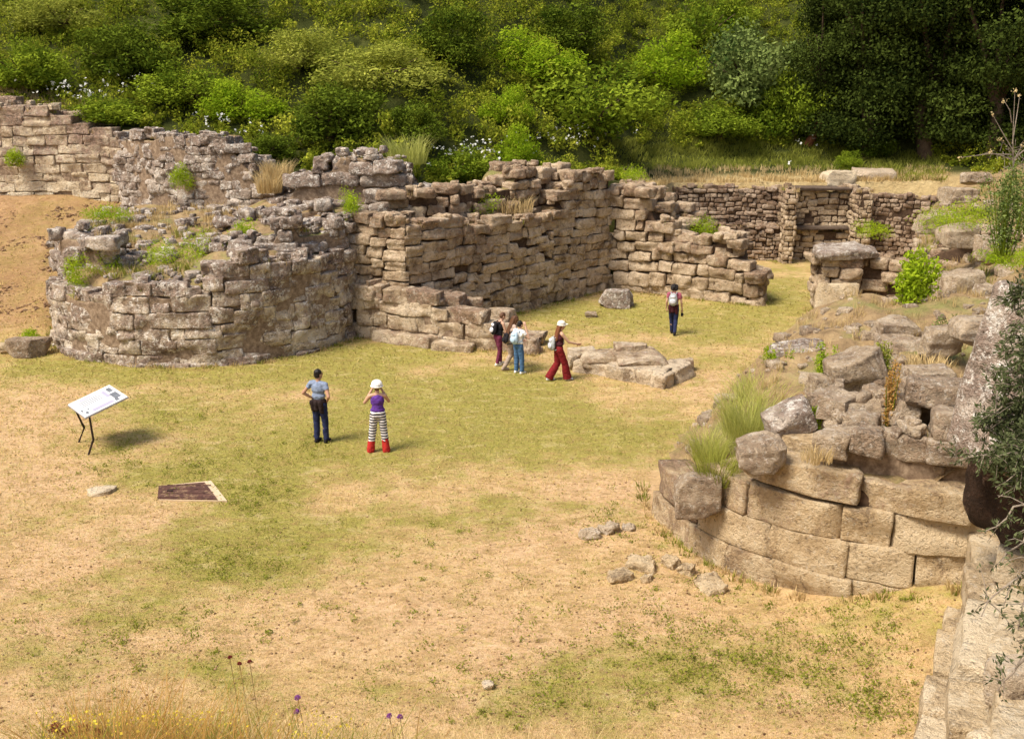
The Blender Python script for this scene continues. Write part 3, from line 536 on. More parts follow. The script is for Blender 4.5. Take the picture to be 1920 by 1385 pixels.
for i, a in enumerate([(1800,440,80,40,'flat stone above the bright bush'),(1860,470,70,50,'brown stone under the grey-green shrub'),(1800,535,90,50,'rock right of the big bright bush on the bank'),(1715,590,60,40,'low stone just under the bright bush'),
    (1795,366,66,28,'ledge rock at the right end of the retaining wall'),(1832,335,50,24,'highest rock beneath the dry thistle'),(1745,420,60,36,'small rock beside the yellow grass on the bank'),(1850,560,60,50,'rock in front of the leaning slab top')]):
    p = at(a[0], a[1], {0: 33, 1: 31, 2: 29, 3: 31, 4: 42, 5: 40, 6: 37, 7: 25}[i]); o = stone('boulder', a[4], a[0], a[1], p[2], a[2], a[3], 270+i, 'boulder', group=g4, tone=(.5, .4))
# leaning slab; rock below it coloured near black to stand for the hollow's shade
st = slab(None, 'standing_slab', (6.62, 13.1, 4.7), (.66, .5, 1.25), (R(4), R(9), R(24)), 'grey', 281, .07, T_XL, .16, (.6, .5), 1.3)
tag(st, 'tall leaning grey rock with a pale lit edge behind the olive branches', 'rock')
st2 = slab(None, 'rock_ledge', (7.45, 13.7, 3.2), (1.0, .7, .8), (0, R(-4), R(18)), 'shaderock', 282, .10, T_XL, .2, (.5, .3), 1.2)
tag(st2, 'brown rock with painted shade in the hollow under the tall leaning rock', 'rock')

# ------------------------------------------------------------------ plants
def hill_at(px, py):
    d = ray(px, py); t = np.arange(38, 130, .1); x, y, z = d[0]*t, d[1]*t, H+d[2]*t
    k = np.where((z < hill_h(x, y)) & (y > hill_f(x)[0]+.2))[0]
    i = k[0] if len(k) else len(t)-1
    return float(x[i]), float(y[i]), float(hill_h(x[i:i+1], y[i:i+1])[0])
def leaves(rng, P, size, up=.35, asp=.5, out=None, droop=0.):
    """diamond leaves at points P"""
    n = len(P); u = rng.normal(0, 1, (n, 3)); u[:, 2] -= droop
    nr = rng.normal(0, 1, (n, 3)); nr[:, 2] += up*3
    if out is not None: nr = nr+out*1.3
    u /= np.linalg.norm(u, axis=1, keepdims=True); v = np.cross(nr, u); v /= np.maximum(np.linalg.norm(v, axis=1, keepdims=True), 1e-6)
    s = (size*rng.uniform(.6, 1.4, n))[:, None]
    V = np.stack([P-u*s*.5, P+v*s*asp*.5, P+u*s*.5, P-v*s*asp*.5], 1).reshape(-1, 3)
    return V, np.arange(4*n).reshape(n, 4)
def crown(rng, n, rad, lumps=14, leaf=.12, fill=.55, lump_r=(.28, .5), tone=(.5, .22), up=.35, flat_bottom=-.25, asp=.55):
    """leaf points spread in shells round lump centres inside an ellipsoid; tone varies from lump to lump and leaf to leaf"""
    rad = np.array(rad, float); c = rng.normal(0, 1, (lumps, 3)); c /= np.linalg.norm(c, axis=1, keepdims=True)
    c *= rng.uniform(.35, .85, (lumps, 1)); c[:, 2] = np.maximum(c[:, 2], flat_bottom); lr = rng.uniform(*lump_r, lumps); lt = np.clip(rng.normal(*tone, lumps), 0, 1)
    w_ = lr**2; k = rng.choice(lumps, n, p=w_/w_.sum()); d = rng.normal(0, 1, (n, 3)); d /= np.linalg.norm(d, axis=1, keepdims=True)
    r = lr[k][:, None]*np.clip(rng.normal(.85, .2, (n, 1)), .1, 1.35)
    P = (c[k]+d*r)*rad; V, Fq = leaves(rng, P, np.full(n, leaf), up, asp, d)
    t = np.stack([rng.random(n), np.clip(lt[k]+rng.normal(0, .07, n), 0, 1), rng.random(n)], 1)
    return V, Fq, np.repeat(t, 4, axis=0)
def tuft_np(rng, n, rad, h, wd=.012, lean=.35, tone=(.5, .2)):
    a = rng.uniform(0, 2*math.pi, n); r = rad*np.sqrt(rng.random(n)); b = np.stack([r*np.cos(a), r*np.sin(a), np.full(n, -.03)], 1)
    hh = h*rng.uniform(.5, 1.1, n); a2 = a+rng.normal(0, .9, n); l = lean*rng.uniform(.2, 1.3, n)*hh
    d = np.stack([np.cos(a2), np.sin(a2), np.zeros(n)], 1); sd_ = np.stack([-np.sin(a2), np.cos(a2), np.zeros(n)], 1)
    rt = rng.uniform(0, math.pi, n)[:, None]; sd_ = sd_*np.cos(rt)+d*np.sin(rt); w2 = (wd*rng.uniform(.6, 1.3, n))[:, None]
    m = b+d*(l*.35)[:, None]; m[:, 2] += hh*.62; t = b+d*l[:, None]; t[:, 2] += hh
    V = np.stack([b-sd_*w2, b+sd_*w2, m+sd_*w2*.7, m-sd_*w2*.7, t], 1).reshape(-1, 3); i = np.arange(n)[:, None]*5
    tn = np.stack([rng.random(n), np.clip(rng.normal(*tone, n), 0, 1), rng.random(n)], 1)
    return V, [i+np.array([[0, 1, 2, 3]]), i+np.array([[3, 2, 4]])], np.repeat(tn, 5, axis=0)
def tube_np(pts, rr, n=7):
    pts = np.array(pts, float); rr = np.asarray(rr, float); V = []; up = np.array([.13, .21, .97])
    for i, p in enumerate(pts):
        t = pts[min(i+1, len(pts)-1)]-pts[max(i-1, 0)]; t = t/max(np.linalg.norm(t), 1e-9); a = np.cross(t, up)
        if np.linalg.norm(a) < .05: a = np.cross(t, [1, 0, 0])
        a /= np.linalg.norm(a); b = np.cross(t, a); th = np.linspace(0, 2*math.pi, n, endpoint=False)[:, None]
        V.append(p+rr[i]*(np.cos(th)*a+np.sin(th)*b))
    i = (np.arange(len(pts)-1)[:, None]*n+np.arange(n)[None]).ravel(); j = (np.arange(len(pts)-1)[:, None]*n+(np.arange(n)[None]+1) % n).ravel()
    return np.concatenate(V), np.stack([i, j, j+n, i+n], 1)
def merge(L):
    V = []; Fq = []; T = []; o = 0
    for it in L:
        V.append(it[0]); Fq.append(it[1]+o); o += len(it[0])
        T.append(it[2] if len(it) > 2 else np.full((len(it[0]), 3), .5))
    return np.concatenate(V), np.concatenate(Fq), np.concatenate(T)
def limbs(rng, base, h, spread, r0, n=7):
    """a short tapered trunk that forks into limbs"""
    L = []; f = h*.3; L.append(tube_np([(0, 0, -.2), (rng.normal(0, .04)*h, rng.normal(0, .04)*h, f*.6), (0, 0, f)], [r0*1.25, r0, r0*.8]))
    for k in range(n):
        a = 2*math.pi*k/n+rng.normal(0, .3); s = spread*rng.uniform(.5, 1); z = h*rng.uniform(.6, .95)
        L.append(tube_np([(0, 0, f*rng.uniform(.5, 1)), (s*.45*math.cos(a), s*.45*math.sin(a), f+(z-f)*.5), (s*math.cos(a+.2), s*math.sin(a+.2), z)], [r0*.6, r0*.35, r0*.1]))
    return merge(L)

# the overgrown slope: one mass of low scrub nobody could count
rng = np.random.default_rng(7)
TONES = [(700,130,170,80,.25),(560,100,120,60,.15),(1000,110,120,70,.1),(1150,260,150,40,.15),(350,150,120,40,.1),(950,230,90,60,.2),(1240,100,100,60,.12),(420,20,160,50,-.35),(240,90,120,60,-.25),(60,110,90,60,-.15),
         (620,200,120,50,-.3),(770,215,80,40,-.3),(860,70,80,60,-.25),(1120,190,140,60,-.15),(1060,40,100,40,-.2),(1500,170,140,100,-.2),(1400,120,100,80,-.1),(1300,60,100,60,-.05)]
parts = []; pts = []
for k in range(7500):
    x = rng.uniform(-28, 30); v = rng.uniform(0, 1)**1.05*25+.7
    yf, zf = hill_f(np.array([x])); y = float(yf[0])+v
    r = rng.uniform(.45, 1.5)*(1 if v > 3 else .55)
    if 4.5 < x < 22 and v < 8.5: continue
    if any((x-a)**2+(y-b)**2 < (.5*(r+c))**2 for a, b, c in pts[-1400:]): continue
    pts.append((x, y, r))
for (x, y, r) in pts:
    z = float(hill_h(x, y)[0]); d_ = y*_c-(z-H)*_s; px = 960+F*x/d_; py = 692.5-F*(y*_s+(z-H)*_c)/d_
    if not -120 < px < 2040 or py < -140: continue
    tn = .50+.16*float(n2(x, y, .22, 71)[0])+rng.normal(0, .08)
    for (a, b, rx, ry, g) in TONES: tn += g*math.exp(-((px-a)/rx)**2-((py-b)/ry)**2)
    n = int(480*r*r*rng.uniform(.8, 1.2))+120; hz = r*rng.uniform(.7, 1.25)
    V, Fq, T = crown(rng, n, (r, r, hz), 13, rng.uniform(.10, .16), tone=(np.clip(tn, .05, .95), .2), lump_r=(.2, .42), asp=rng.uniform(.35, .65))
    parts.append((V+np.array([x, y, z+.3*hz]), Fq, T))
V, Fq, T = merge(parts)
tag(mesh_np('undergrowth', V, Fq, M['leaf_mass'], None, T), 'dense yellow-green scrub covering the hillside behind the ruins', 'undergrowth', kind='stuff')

# bushes that stand out of the scrub
def make_bush(seed, mat, leaf=.15, n=3600, lumps=16, tone=(.5, .26), asp=.5, shape=(1, 1, .85)):
    rng = np.random.default_rng(seed); root = thing('bush', None, None)
    V, Fq, T = crown(rng, n, shape, lumps, leaf, tone=tone, asp=asp, lump_r=(.16, .36)); V = V+np.array([0, 0, .62*shape[2]])
    mesh_np('crown', V, Fq, M[mat], root, T)
    V, Fq, T = limbs(rng, None, 1.0*shape[2], .7, .07); mesh_np('stem', V, Fq, M['bark'], root, None, True); return root
PB = {'dark': [make_bush(301, 'leaf_dark', .075, 8060, 32), make_bush(302, 'leaf_dark', .075, 8060, 40)], 'mid': [make_bush(303, 'leaf_mid', .075, 8060, 35), make_bush(304, 'leaf_mid', .075, 6820, 27)],
      'bright': [make_bush(305, 'leaf_bright', .075, 6200, 30, (.35, .2))], 'yellow': [make_bush(306, 'leaf_yellow', .075, 7440, 37, (.5, .2), .35)], 'grey': [make_bush(307, 'leaf_grey', .075, 8680, 37)]}
_used = set()
def bush(kind, i, loc, r, label, group='bushes on the hillside', rz=0., sz=1.):
    p = PB[kind][i % len(PB[kind])]
    if p.name in _used: o = dup(p, loc, rz, (r, r, r*sz))
    else: o = p; _used.add(p.name); o.location = loc; o.rotation_euler = (0, 0, rz); o.scale = (r, r, r*sz)
    tag(o, label, 'bush', group); return o
for i, (px, py, rw, rh, kind, label) in enumerate([
    (410, 78, 170, 75, 'dark', 'very dark wide bush at the top edge left of centre'), (250, 150, 130, 85, 'dark', 'dark bush high above the left back wall'),
    (60, 168, 110, 75, 'mid', 'leafy bush at the far left above the wall top'), (625, 262, 135, 85, 'dark', 'round dark bush on the slope straight above the thick broken wall top'),
    (775, 268, 80, 62, 'dark', 'small dark bush right of the round dark bush above the broken wall'), (705, 165, 170, 75, 'yellow', 'broad pale yellow-green bush in the upper middle of the slope'),
    (850, 120, 105, 85, 'dark', 'dark upright bush at the upper middle of the slope'), (1115, 262, 180, 110, 'mid', 'largest rounded green bush above the right end of the curtain wall'),
    (1000, 150, 120, 70, 'bright', 'light green bush on the upper slope above the curtain wall'), (1405, 205, 140, 130, 'grey', 'grey-green rounded bushy tree left of the dark trees'),
    (360, 195, 120, 60, 'mid', 'mid green bush above the left end of the rubble wall'), (945, 235, 70, 55, 'bright', 'bright green bush close left of the largest rounded bush'),
    (860, 338, 90, 52, 'mid', 'bush with white blossom close behind the curtain wall'), (505, 296, 70, 40, 'dark', 'low dark bush filling the gap behind the rubble wall'),
    (1350, 262, 110, 55, 'mid', 'wide low bush below the grey-green bushy tree'), (1240, 165, 110, 75, 'bright', 'fresh green bush on the upper slope left of the grey-green tree'),
    (210, 230, 110, 42, 'mid', 'low bush just above the sloping top of the left wall'), (1490, 262, 90, 100, 'mid', 'tall bush at the foot of the dark evergreen trees'),
    (560, 130, 120, 65, 'yellow', 'yellow-green bush left of the broad pale bush'), (975, 312, 62, 60, 'bright', 'narrow bright green bush at the foot of the largest rounded bush'),
    (1065, 95, 110, 70, 'dark', 'dark bush at the top edge right of centre'), (120, 60, 120, 65, 'yellow', 'olive-yellow bush in the top left corner'), (1330, 90, 110, 80, 'mid', 'mid green bush at the top edge before the dark trees'),
    (460, 225, 100, 55, 'bright', 'light green bush above the rubble wall'), (1565, 232, 80, 110, 'mid', 'green bush climbing the left flank of the dark evergreen trees'), (1630, 296, 60, 50, 'dark', 'low dark bush at the foot of the dark evergreen trees')]):
    x, y, z = hill_at(px, py); k = zcam((x, y, z))/F; bush(kind, i, (x, y, z-.1), rw*k*.84, label, rz=i*1.3, sz=min(1.4, rh/rw*1.15))
x, y, z = hill_at(1592, 322); bush('mid', 1, (x, y, z), .75, 'small round bush beside the white boulder on the terrace', None, 2.)

# dark evergreen trees, top right
def make_tree(seed, h, sp, mat, n, leaf):
    rng = np.random.default_rng(seed); root = thing('evergreen_tree', None, None); L = []
    for k in range(7):
        zc = h*(.16+.125*k); rr_ = sp*(1.0-.55*abs(k-2.2)/5); L.append((lambda q: (q[0]+np.array([rng.normal(0, .35), rng.normal(0, .35), zc]), q[1], q[2]))(crown(rng, n//7, (rr_, rr_, h*.14), 18, leaf, tone=(.42, .3), lump_r=(.22, .45))))
    V, Fq, T = merge(L); mesh_np('crown', V, Fq, M[mat], root, T); V, Fq, T = limbs(rng, None, h*.9, sp*.7, .32, 10); mesh_np('trunk', V, Fq, M['bark'], root, None, True); return root
et = [make_tree(321, 13, 4.2, 'leaf_night', 46000, .17), make_tree(322, 11, 3.6, 'leaf_night', 40000, .16)]
for i, (px, py, sc2, lab) in enumerate([(1620, 296, 1., 'dark evergreen tree in the middle of the shaded group above the gate'), (1860, 300, 1.1, 'dark evergreen tree at the top right edge behind the dry thistle'), (1740, 292, 1.15, 'tallest dark evergreen tree between its two neighbours at the top right'),
    (1545, 262, .8, 'dark evergreen tree at the left end of the shaded group, beside the reddish dead trunk'), (1990, 300, 1.1, 'dark evergreen tree cut by the right frame edge'), (1680, 235, 1.2, 'dark evergreen tree farthest back on the slope at the top right')]):
    x, y, z = hill_at(px, py); o = et[i] if i < 2 else dup(et[i % 2], (0, 0, 0)); o.location = (x, y, z-.3); o.rotation_euler = (0, 0, i*2.1); o.scale = (sc2,)*3
    tag(o, lab, 'tree', 'dark evergreen trees')
a = hill_at(1515, 275); b = at(1545, 190, a[1]+.3); V, Fq = tube_np([a, ((a[0]+b[0])/2+.1, a[1]-.2, (a[2]+b[2])/2), b, (b[0]+.7, b[1], b[2]+1.6)], [.26, .22, .16, .05], 9)
V = V-np.array(a); rdo = mesh_np('dead_trunk', V[:, :], Fq, M['redbark'], None, None, True, a); tag(rdo, 'leaning reddish dead trunk at the edge of the dark trees', 'trunk')

# meadow grass on the upper terrace, flowers along the wall tops
def scatter_tufts(name, label, pts, mat, n, rad, h, wd, tone, seed, lean=.35, cat='grass', kind='stuff'):
    rng = np.random.default_rng(seed); VV = []; F4 = []; F3 = []; TT = []; o = 0
    for (x, y, z) in pts:
        V, (a, b), T = tuft_np(rng, n, rad*rng.uniform(.6, 1.3), h*rng.uniform(.6, 1.25), wd, lean, tone); VV.append(V+np.array([x, y, z])); F4.append(a+o); F3.append(b+o); TT.append(T); o += len(V)
    ob = mesh_np(name, np.concatenate(VV), [np.concatenate(F4), np.concatenate(F3)], M[mat], None, np.concatenate(TT)); return tag(ob, label, cat, kind=kind)
rng = np.random.default_rng(11); P1 = []; P2 = []; P3 = []
while len(P1) < 1100:
    px = rng.uniform(1130, 1770); py = rng.uniform(262, 318)+(max(0, px-1500)*.12 if px > 1500 else 0); x, y, z = hill_at(px, py); P1.append((x, y, z))
scatter_tufts('meadow_grass', 'tall green grass on the terrace above the gate', P1, 'grass_green', 16, .3, .32, .018, (.45, .25), 12, .8)
for k in range(420):
    px = rng.uniform(1160, 1780); x, y, z = hill_at(px, rng.uniform(316, 352)); P2.append((x, y, z))
for k in range(160):
    px = rng.uniform(0, 160); x, y, z = hill_at(px, 150+px*.25+rng.uniform(0, 45)); P2.append((x, y, z))
scatter_tufts('straw_grass', 'short straw-coloured grass along the terrace edges', P2, 'grass_dry', 12, .25, .28, .02, (.5, .2), 13)
for (cx, cy, sx, sy, n) in [(890,288,45,14,46),(155,175,40,12,34),(1090,250,35,18,22),(240,165,30,8,12),(430,250,40,10,18),(205,135,20,14,8),(1000,262,30,14,10),(1490,262,40,20,6)]:
    for k in range(n):
        p = hill_at(cx+rng.normal(0, sx), cy+abs(rng.normal(0, sy))+22); P3.append((p[0], p[1]-.2, p[2]+rng.uniform(.5, 1.1)))
P3 = np.array(P3); V, Fq = leaves(rng, np.repeat(P3, 3, axis=0)+rng.normal(0, .05, (len(P3)*3, 3)), np.full(len(P3)*3, .10), .8, .9)
tag(mesh_np('white_flowers', V, Fq, M['petal_white'], None, np.full((len(V), 3), .6)), 'small white umbel flowers dotted along the top of the walls', 'flowers', kind='stuff')

# grass tufts and weeds growing on the ruins
def gtuft(name, label, loc, rad, h, n, mat, seed, wd=.012, lean=.5, tone=(.55, .2), cat='grass tuft', group='plants on the ruins'):
    rng = np.random.default_rng(seed)
    if mat == 'grass_green' and loc[1] > 26:
        V, Fq, T = crown(rng, 1500, (rad, rad*.9, h*.75), 9, .10, tone=tone, lump_r=(.4, .7), asp=.22, up=-.1); V[:, 2] += h*.3; o = mesh_np(name, V, Fq, M['leaf_bright'], None, T, loc=loc); return tag(o, label, cat, group)
    V, Fs, T = tuft_np(rng, n, rad, h, wd, lean, tone); o = mesh_np(name, V, Fs, M[mat], None, T, loc=loc); return tag(o, label, cat, group)
def tz(x, y): return 2.35+.15*min(max(y-31, 0), 7.5)
for i, (px, py, Yd, rw, rh, mat, lab) in enumerate([
    (155, 540, 31.9, 28, 46, 'grass_green', 'round green tuft at the left rim of the round tower'), (215, 528, 32.2, 24, 44, 'grass_green', 'thin green tuft right of the round tuft on the tower rim'),
    (300, 500, 33.0, 42, 38, 'grass_green', 'broad green grass patch in the middle of the round tower top'), (370, 490, 33.0, 30, 46, 'grass_yellow', 'yellow-flecked grass patch beside the broad green patch on the tower'),
    (448, 452, 34.0, 30, 34, 'grass_green', 'bright green tuft high on the round tower before the rear wall'), (655, 402, 34.6, 22, 40, 'grass_green', 'green tuft hanging in the crack between tower and curtain wall'),
    (1310, 445, 41.6, 38, 28, 'grass_green', 'green tuft on the broken top of the end wall'), (505, 360, 38.5, 22, 34, 'grass_dry', 'tall straw grass in the notch behind the round tower'),
    (765, 306, 40.5, 34, 44, 'grass_plume', 'pale feathery grass plume behind the broken wall top'), (900, 400, 38.2, 34, 26, 'grass_green', 'short grass on the curtain wall ledge'), (960, 396, 39.2, 40, 26, 'grass_dry', 'straw grass on the curtain wall ledge'),
    (340, 345, 40.0, 20, 26, 'grass_green', 'small weed growing in the face of the rubble wall'), (30, 305, 43.7, 18, 26, 'grass_green', 'weed rooted in a hole of the far left wall'), (1185, 335, 45.5, 30, 20, 'grass_green', 'grass at the head of the inner corner'),
    (520, 335, 39.2, 26, 30, 'grass_dry', 'dry grass beside the grey block wall'), (60, 640, 33.5, 20, 18, 'grass_green', 'weed at the foot of the dirt slope'), (200, 410, 37.0, 40, 20, 'grass_green', 'weeds at the foot of the rubble wall')]):
    p = at(px, py, Yd); k = zcam(p)/F; mt = mat if mat in ('grass_dry', 'grass_plume') else 'grass_green'
    gtuft('grass_tuft', lab, p, rw*k, rh*k*1.25, 340, mt, 400+i, .014, .6, (.75, .2) if mat == 'grass_yellow' else (.5, .2))
def leafy(name, label, loc, r, h, n, leaf, mat, seed, cat='plant', group='plants on the ruins', tone=(.55, .2), stems=9, asp=.4, spread=.7):
    """several upright leafy stems from one root"""
    rng = np.random.default_rng(seed); root = thing(name, label, cat, loc, 0, group); L = []; P = []; O = []
    for k in range(stems):
        a = rng.uniform(0, 6.283); q = r*rng.uniform(.1, 1)*spread; hh = h*rng.uniform(.6, 1.05)
        p0 = np.array([q*.3*math.cos(a), q*.3*math.sin(a), -.1]); p1 = np.array([q*.7*math.cos(a), q*.7*math.sin(a), hh*.55]); p2 = np.array([q*math.cos(a), q*math.sin(a), hh])
        L.append(tube_np([p0, p1, p2], [.012, .009, .003], 5)); m = n//stems; t = rng.uniform(.12, 1.02, m)[:, None]
        c = (1-t)**2*p0+2*t*(1-t)*p1+t*t*p2; d = rng.normal(0, 1, (m, 3)); d[:, 2] *= .5; P.append(c+d*r*.17*(1.15-t*.6)); O.append(d)
    P = np.concatenate(P); V, Fq = leaves(rng, P, np.full(len(P), leaf), .5, asp, np.concatenate(O)); T = np.stack([rng.random(len(P)), np.clip(rng.normal(*tone, len(P)), 0, 1), rng.random(len(P))], 1)
    mesh_np('foliage', V, Fq, M[mat], root, np.repeat(T, 4, axis=0)); V, Fq, T = merge(L); mesh_np('stem', V, Fq, M['leaf_mid'], root, T); return root
for i, (px, py, z0, rw, rh, leaf, n, mat, lab) in enumerate([
    (1708, 602, 3.0, 66, 128, .11, 3600, 'leaf_bright', 'big bright yellow-green bush on the right bank'), (1450, 728, 2.1, 44, 78, .07, 1500, 'leaf_bright', 'bright leafy plant at the left of the near tower rubble'),
    (1548, 722, 2.45, 36, 80, .06, 1200, 'leaf_bright', 'upright bright sprig beside the wide flat-topped slab'), (1470, 712, 2.3, 36, 40, .06, 700, 'leaf_bright', 'low bright sprigs before the wide flat-topped slab'),
    (1665, 800, 2.7, 24, 130, .05, 1200, 'grass_rust', 'tall rust-coloured dry plant among the near tower boulders'), (1532, 800, 2.5, 18, 44, .05, 300, 'leaf_bright', 'small green weed between the heap stones'), (1660, 690, 3.0, 30, 50, .06, 500, 'leaf_yellow', 'yellowish plant above the rust-coloured plant'),
    (1500, 690, 2.5, 24, 36, .06, 300, 'leaf_bright', 'little sprig behind the flat-topped slab')]):
    p = G(px, py, z0); k = zcam(p)/F; leafy('leafy_plant', lab, p, rw*k, rh*k, n, leaf, mat, 440+i, stems=16 if i == 0 else 9, tone=(.55, .22))
for i, (px, py, z0, rw, rh, lab, mat, n) in enumerate([(1345, 900, 1.5, 36, 62, 'yellow-green grass clump on the left rim of the near tower', 'grass_green', 420), (1405, 815, 2.0, 48, 85, 'pale feathery grass behind the near tower rim', 'grass_plume', 800), (1425, 760, 2.1, 40, 60, 'thin green grass in front of the bright leafy plant', 'grass_plume', 500),
    (1330, 860, 1.4, 30, 60, 'straw grass at the back of the rim clump', 'grass_plume', 500), (1530, 860, 2.5, 30, 28, 'dry grass tuft on the top course', 'grass_dry', 160), (1800, 420, 4.6, 60, 40, 'bright yellow-green grass on the right bank above the tumbled wall', 'grass_green', 500), (1760, 430, 3.9, 50, 30, 'short green grass at the top of the tumbled wall', 'grass_green', 300),
    (1890, 490, 5.3, 50, 30, 'green grass under the grey-green shrub', 'grass_green', 260), (1640, 440, 2.4, 40, 24, 'grey weeds at the foot of the right gate jamb', 'grass_green', 200), (1740, 690, 3.2, 40, 26, 'dry grass between the stacked boulders and the hollow', 'grass_dry', 220)]):
    p = G(px, py, z0)
    if i in (5, 6, 7, 8): p = at(px, py, (33, 36, 28, 46)[i-5])
    k = zcam(p)/F; gtuft('grass_tuft', lab, p, rw*k, rh*k*1.1, n, mat, 470+i, .006 if i < 5 else .014, .95 if i < 4 else .5, (.6, .2))

# the court floor: mown turf, weeds, seeds
rng = np.random.default_rng(17); N = 230000
px = rng.uniform(-30, 1950, N); py = 520+(1400-520)*rng.random(N)**.85; d0 = (px-960)/F; vv = (692.5-py)/F; dy = _c+vv*_s; dz = -_s+vv*_c; t = -H/dz; x = d0*t; y = dy*t
ok = (np.hypot(x-TC[0], y-TC[1]) > 5.1) & (np.hypot(x-NC[0], y-NC[1]) > 4.9) & (y < 48) & (x-xe(y) < .2)
x, y = x[ok], y[ok]; z = gh(x, y); n = len(x); g, b = cover(x, y); keep = rng.random(n) > b*.55*(1-g); x, y, z, g, b = x[keep], y[keep], z[keep], g[keep], b[keep]; n = len(x)
sc1 = np.clip(np.hypot(x, y)/24, .6, 1.6); hh = rng.uniform(.02, .065, n)*sc1; ww = rng.uniform(.008, .02, n)*sc1; a = rng.uniform(0, 6.283, n); a2 = rng.uniform(0, 6.283, n); l = hh*rng.uniform(.3, 2.2, n)
B0 = np.stack([x, y, z-.01], 1); S0 = np.stack([np.cos(a)*ww, np.sin(a)*ww, np.zeros(n)], 1); Tt = B0+np.stack([np.cos(a2)*l, np.sin(a2)*l, hh], 1)
V = np.stack([B0-S0, B0+S0, Tt], 1).reshape(-1, 3); gn = 1-np.clip(g*.80+.34*n2(x, y, 2.2, 81)+rng.normal(0, .22, n), 0, 1)
T = np.repeat(np.stack([rng.random(n), gn, rng.random(n)], 1), 3, axis=0)
tag(mesh_np('grass', V, np.arange(3*n).reshape(n, 3), M['grass_turf'], None, T), 'short mown half-dry grass of the court', 'grass', kind='stuff')
PW = []
for (cx, cy, sx, sy, n) in [(1640,1150,130,60,120),(1480,1250,220,70,150),(1650,1320,80,40,40),(1250,1200,160,80,70),(430,1055,120,40,60),(480,930,70,40,50),(350,880,120,40,50),(330,760,250,60,50),(560,850,120,40,40),(1000,1290,250,60,60),(250,1200,200,60,60),(1150,1000,150,60,40),(1450,1090,150,15,40),(180,850,90,50,30),(800,1100,300,120,70)]:
    for k in range(n):
        qx, qy = cx+rng.normal(0, sx*.6), cy+rng.normal(0, sy*.6)
        if qy > 1380 or qx > 1745: continue
        p = G(qx, qy)
        if np.hypot(p[0]-NC[0], p[1]-NC[1]) < 5.1 or qy < 690: continue
        PW.append((p[0], p[1], gz(p[0], p[1])))
parts = []
for p in PW:
    m = int(rng.integers(6, 40)); r = rng.uniform(.03, .15)*math.sqrt(m/26); q = np.array(p)+np.stack([rng.normal(0, r, m), rng.normal(0, r, m), rng.uniform(.0, .07, m)], 1)
    V, Fq = leaves(rng, q, np.full(m, .042), .8, .5); tn = rng.uniform(.15, .6); parts.append((V, Fq, np.repeat(np.stack([rng.random(m), np.full(m, tn), rng.random(m)], 1), 4, axis=0)))
V, Fq, T = merge(parts); tag(mesh_np('weeds', V, Fq, M['leaf_weed'], None, T), 'small green weeds and clover dotted over the dry court', 'weeds', kind='stuff')
rng = np.random.default_rng(61); LA = []; LB = []
for k in range(4200):
    q = G(rng.uniform(0, 1900), 560+820*rng.random()**.8)
    if np.hypot(q[0]-TC[0], q[1]-TC[1]) < 5.4 or np.hypot(q[0]-NC[0], q[1]-NC[1]) < 5.2 or q[0] > xe(q[1])-.3 or q[1] > 41: continue
    g, b = cover(np.array([q[0]]), np.array([q[1]])); (LB if rng.random() < g[0]*.9 else LA).append((q[0], q[1], gz(q[0], q[1])))
scatter_tufts('dry_tufts', 'small dry grass tufts dotted over the court', LA, 'grass_dry', 11, .13, .085, .006, (.35, .3), 62, 1.3)
scatter_tufts('green_tufts', 'small green grass tufts dotted over the court', LB, 'grass_green', 11, .13, .075, .006, (.35, .3), 63, 1.3)
# straw litter and gravel on bare earth
N = 5000; px = rng.uniform(0, 1900, N); py = rng.uniform(690, 1380, N); q = np.array([G(a, b) for a, b in zip(px, py)]); ok = (np.hypot(q[:, 0]-NC[0], q[:, 1]-NC[1]) > 5) & (np.hypot(q[:, 0]-TC[0], q[:, 1]-TC[1]) > 5.2); q = q[ok]; q[:, 2] = gh(q[:, 0], q[:, 1])
g, b = cover(q[:, 0], q[:, 1]); q = q[rng.random(len(q)) < .15+.8*b]; B = [(0, 0, 0, s, s*.8, s*.6, rng.uniform(0, 6)) for s in rng.uniform(.008, .022, len(q))]
P_, Q_ = template([-1, 0, 1]); V, Fq = blocks(B, (P_, Q_), rng, .01, 20, .02); V = V+np.repeat(q, len(P_), axis=0)
tag(mesh_np('gravel', V, Fq, M['clod'], None, np.repeat(np.stack([rng.random(len(q)), .4*rng.random(len(q)), rng.random(len(q))], 1), len(P_), axis=0), True), 'scattered pebbles and clods on the bare ground', 'gravel', kind='stuff')
# rubble on the ruin tops and on the bank
def rubble(parent, name, pts, smin, smax, mat, seed, label=None):
    rng = np.random.default_rng(seed); q = np.array(pts); s = smin*(smax/smin)**(rng.random(len(q))**1.8)
    B = [(0, 0, 0, a*rng.uniform(.7, 1.4), a*rng.uniform(.7, 1.2), a*rng.uniform(.45, .8), rng.uniform(0, 6)) for a in s]
    V, Fq = blocks(B, T_LO, rng, .05, 5, .08); V = V+np.repeat(q, len(T_LO[0]), axis=0)
    return tag(mesh_np(name, V, Fq, M[mat], parent, np.repeat(np.stack([rng.random(len(q)), rng.random(len(q)), rng.random(len(q))], 1), len(T_LO[0]), axis=0), True), label, kind='stuff')
rng = np.random.default_rng(19); L = []
while len(L) < 330:
    x, y = rng.uniform(3, 12), rng.uniform(15, 25)
    if math.hypot(x-NC[0], y-NC[1]) < 4.3: L.append((x, y, float(nzf(np.array([x]), np.array([y]))[0])))
rubble(ntw, 'loose_rubble', L, .03, .22, 'boulder', 20)
L = []
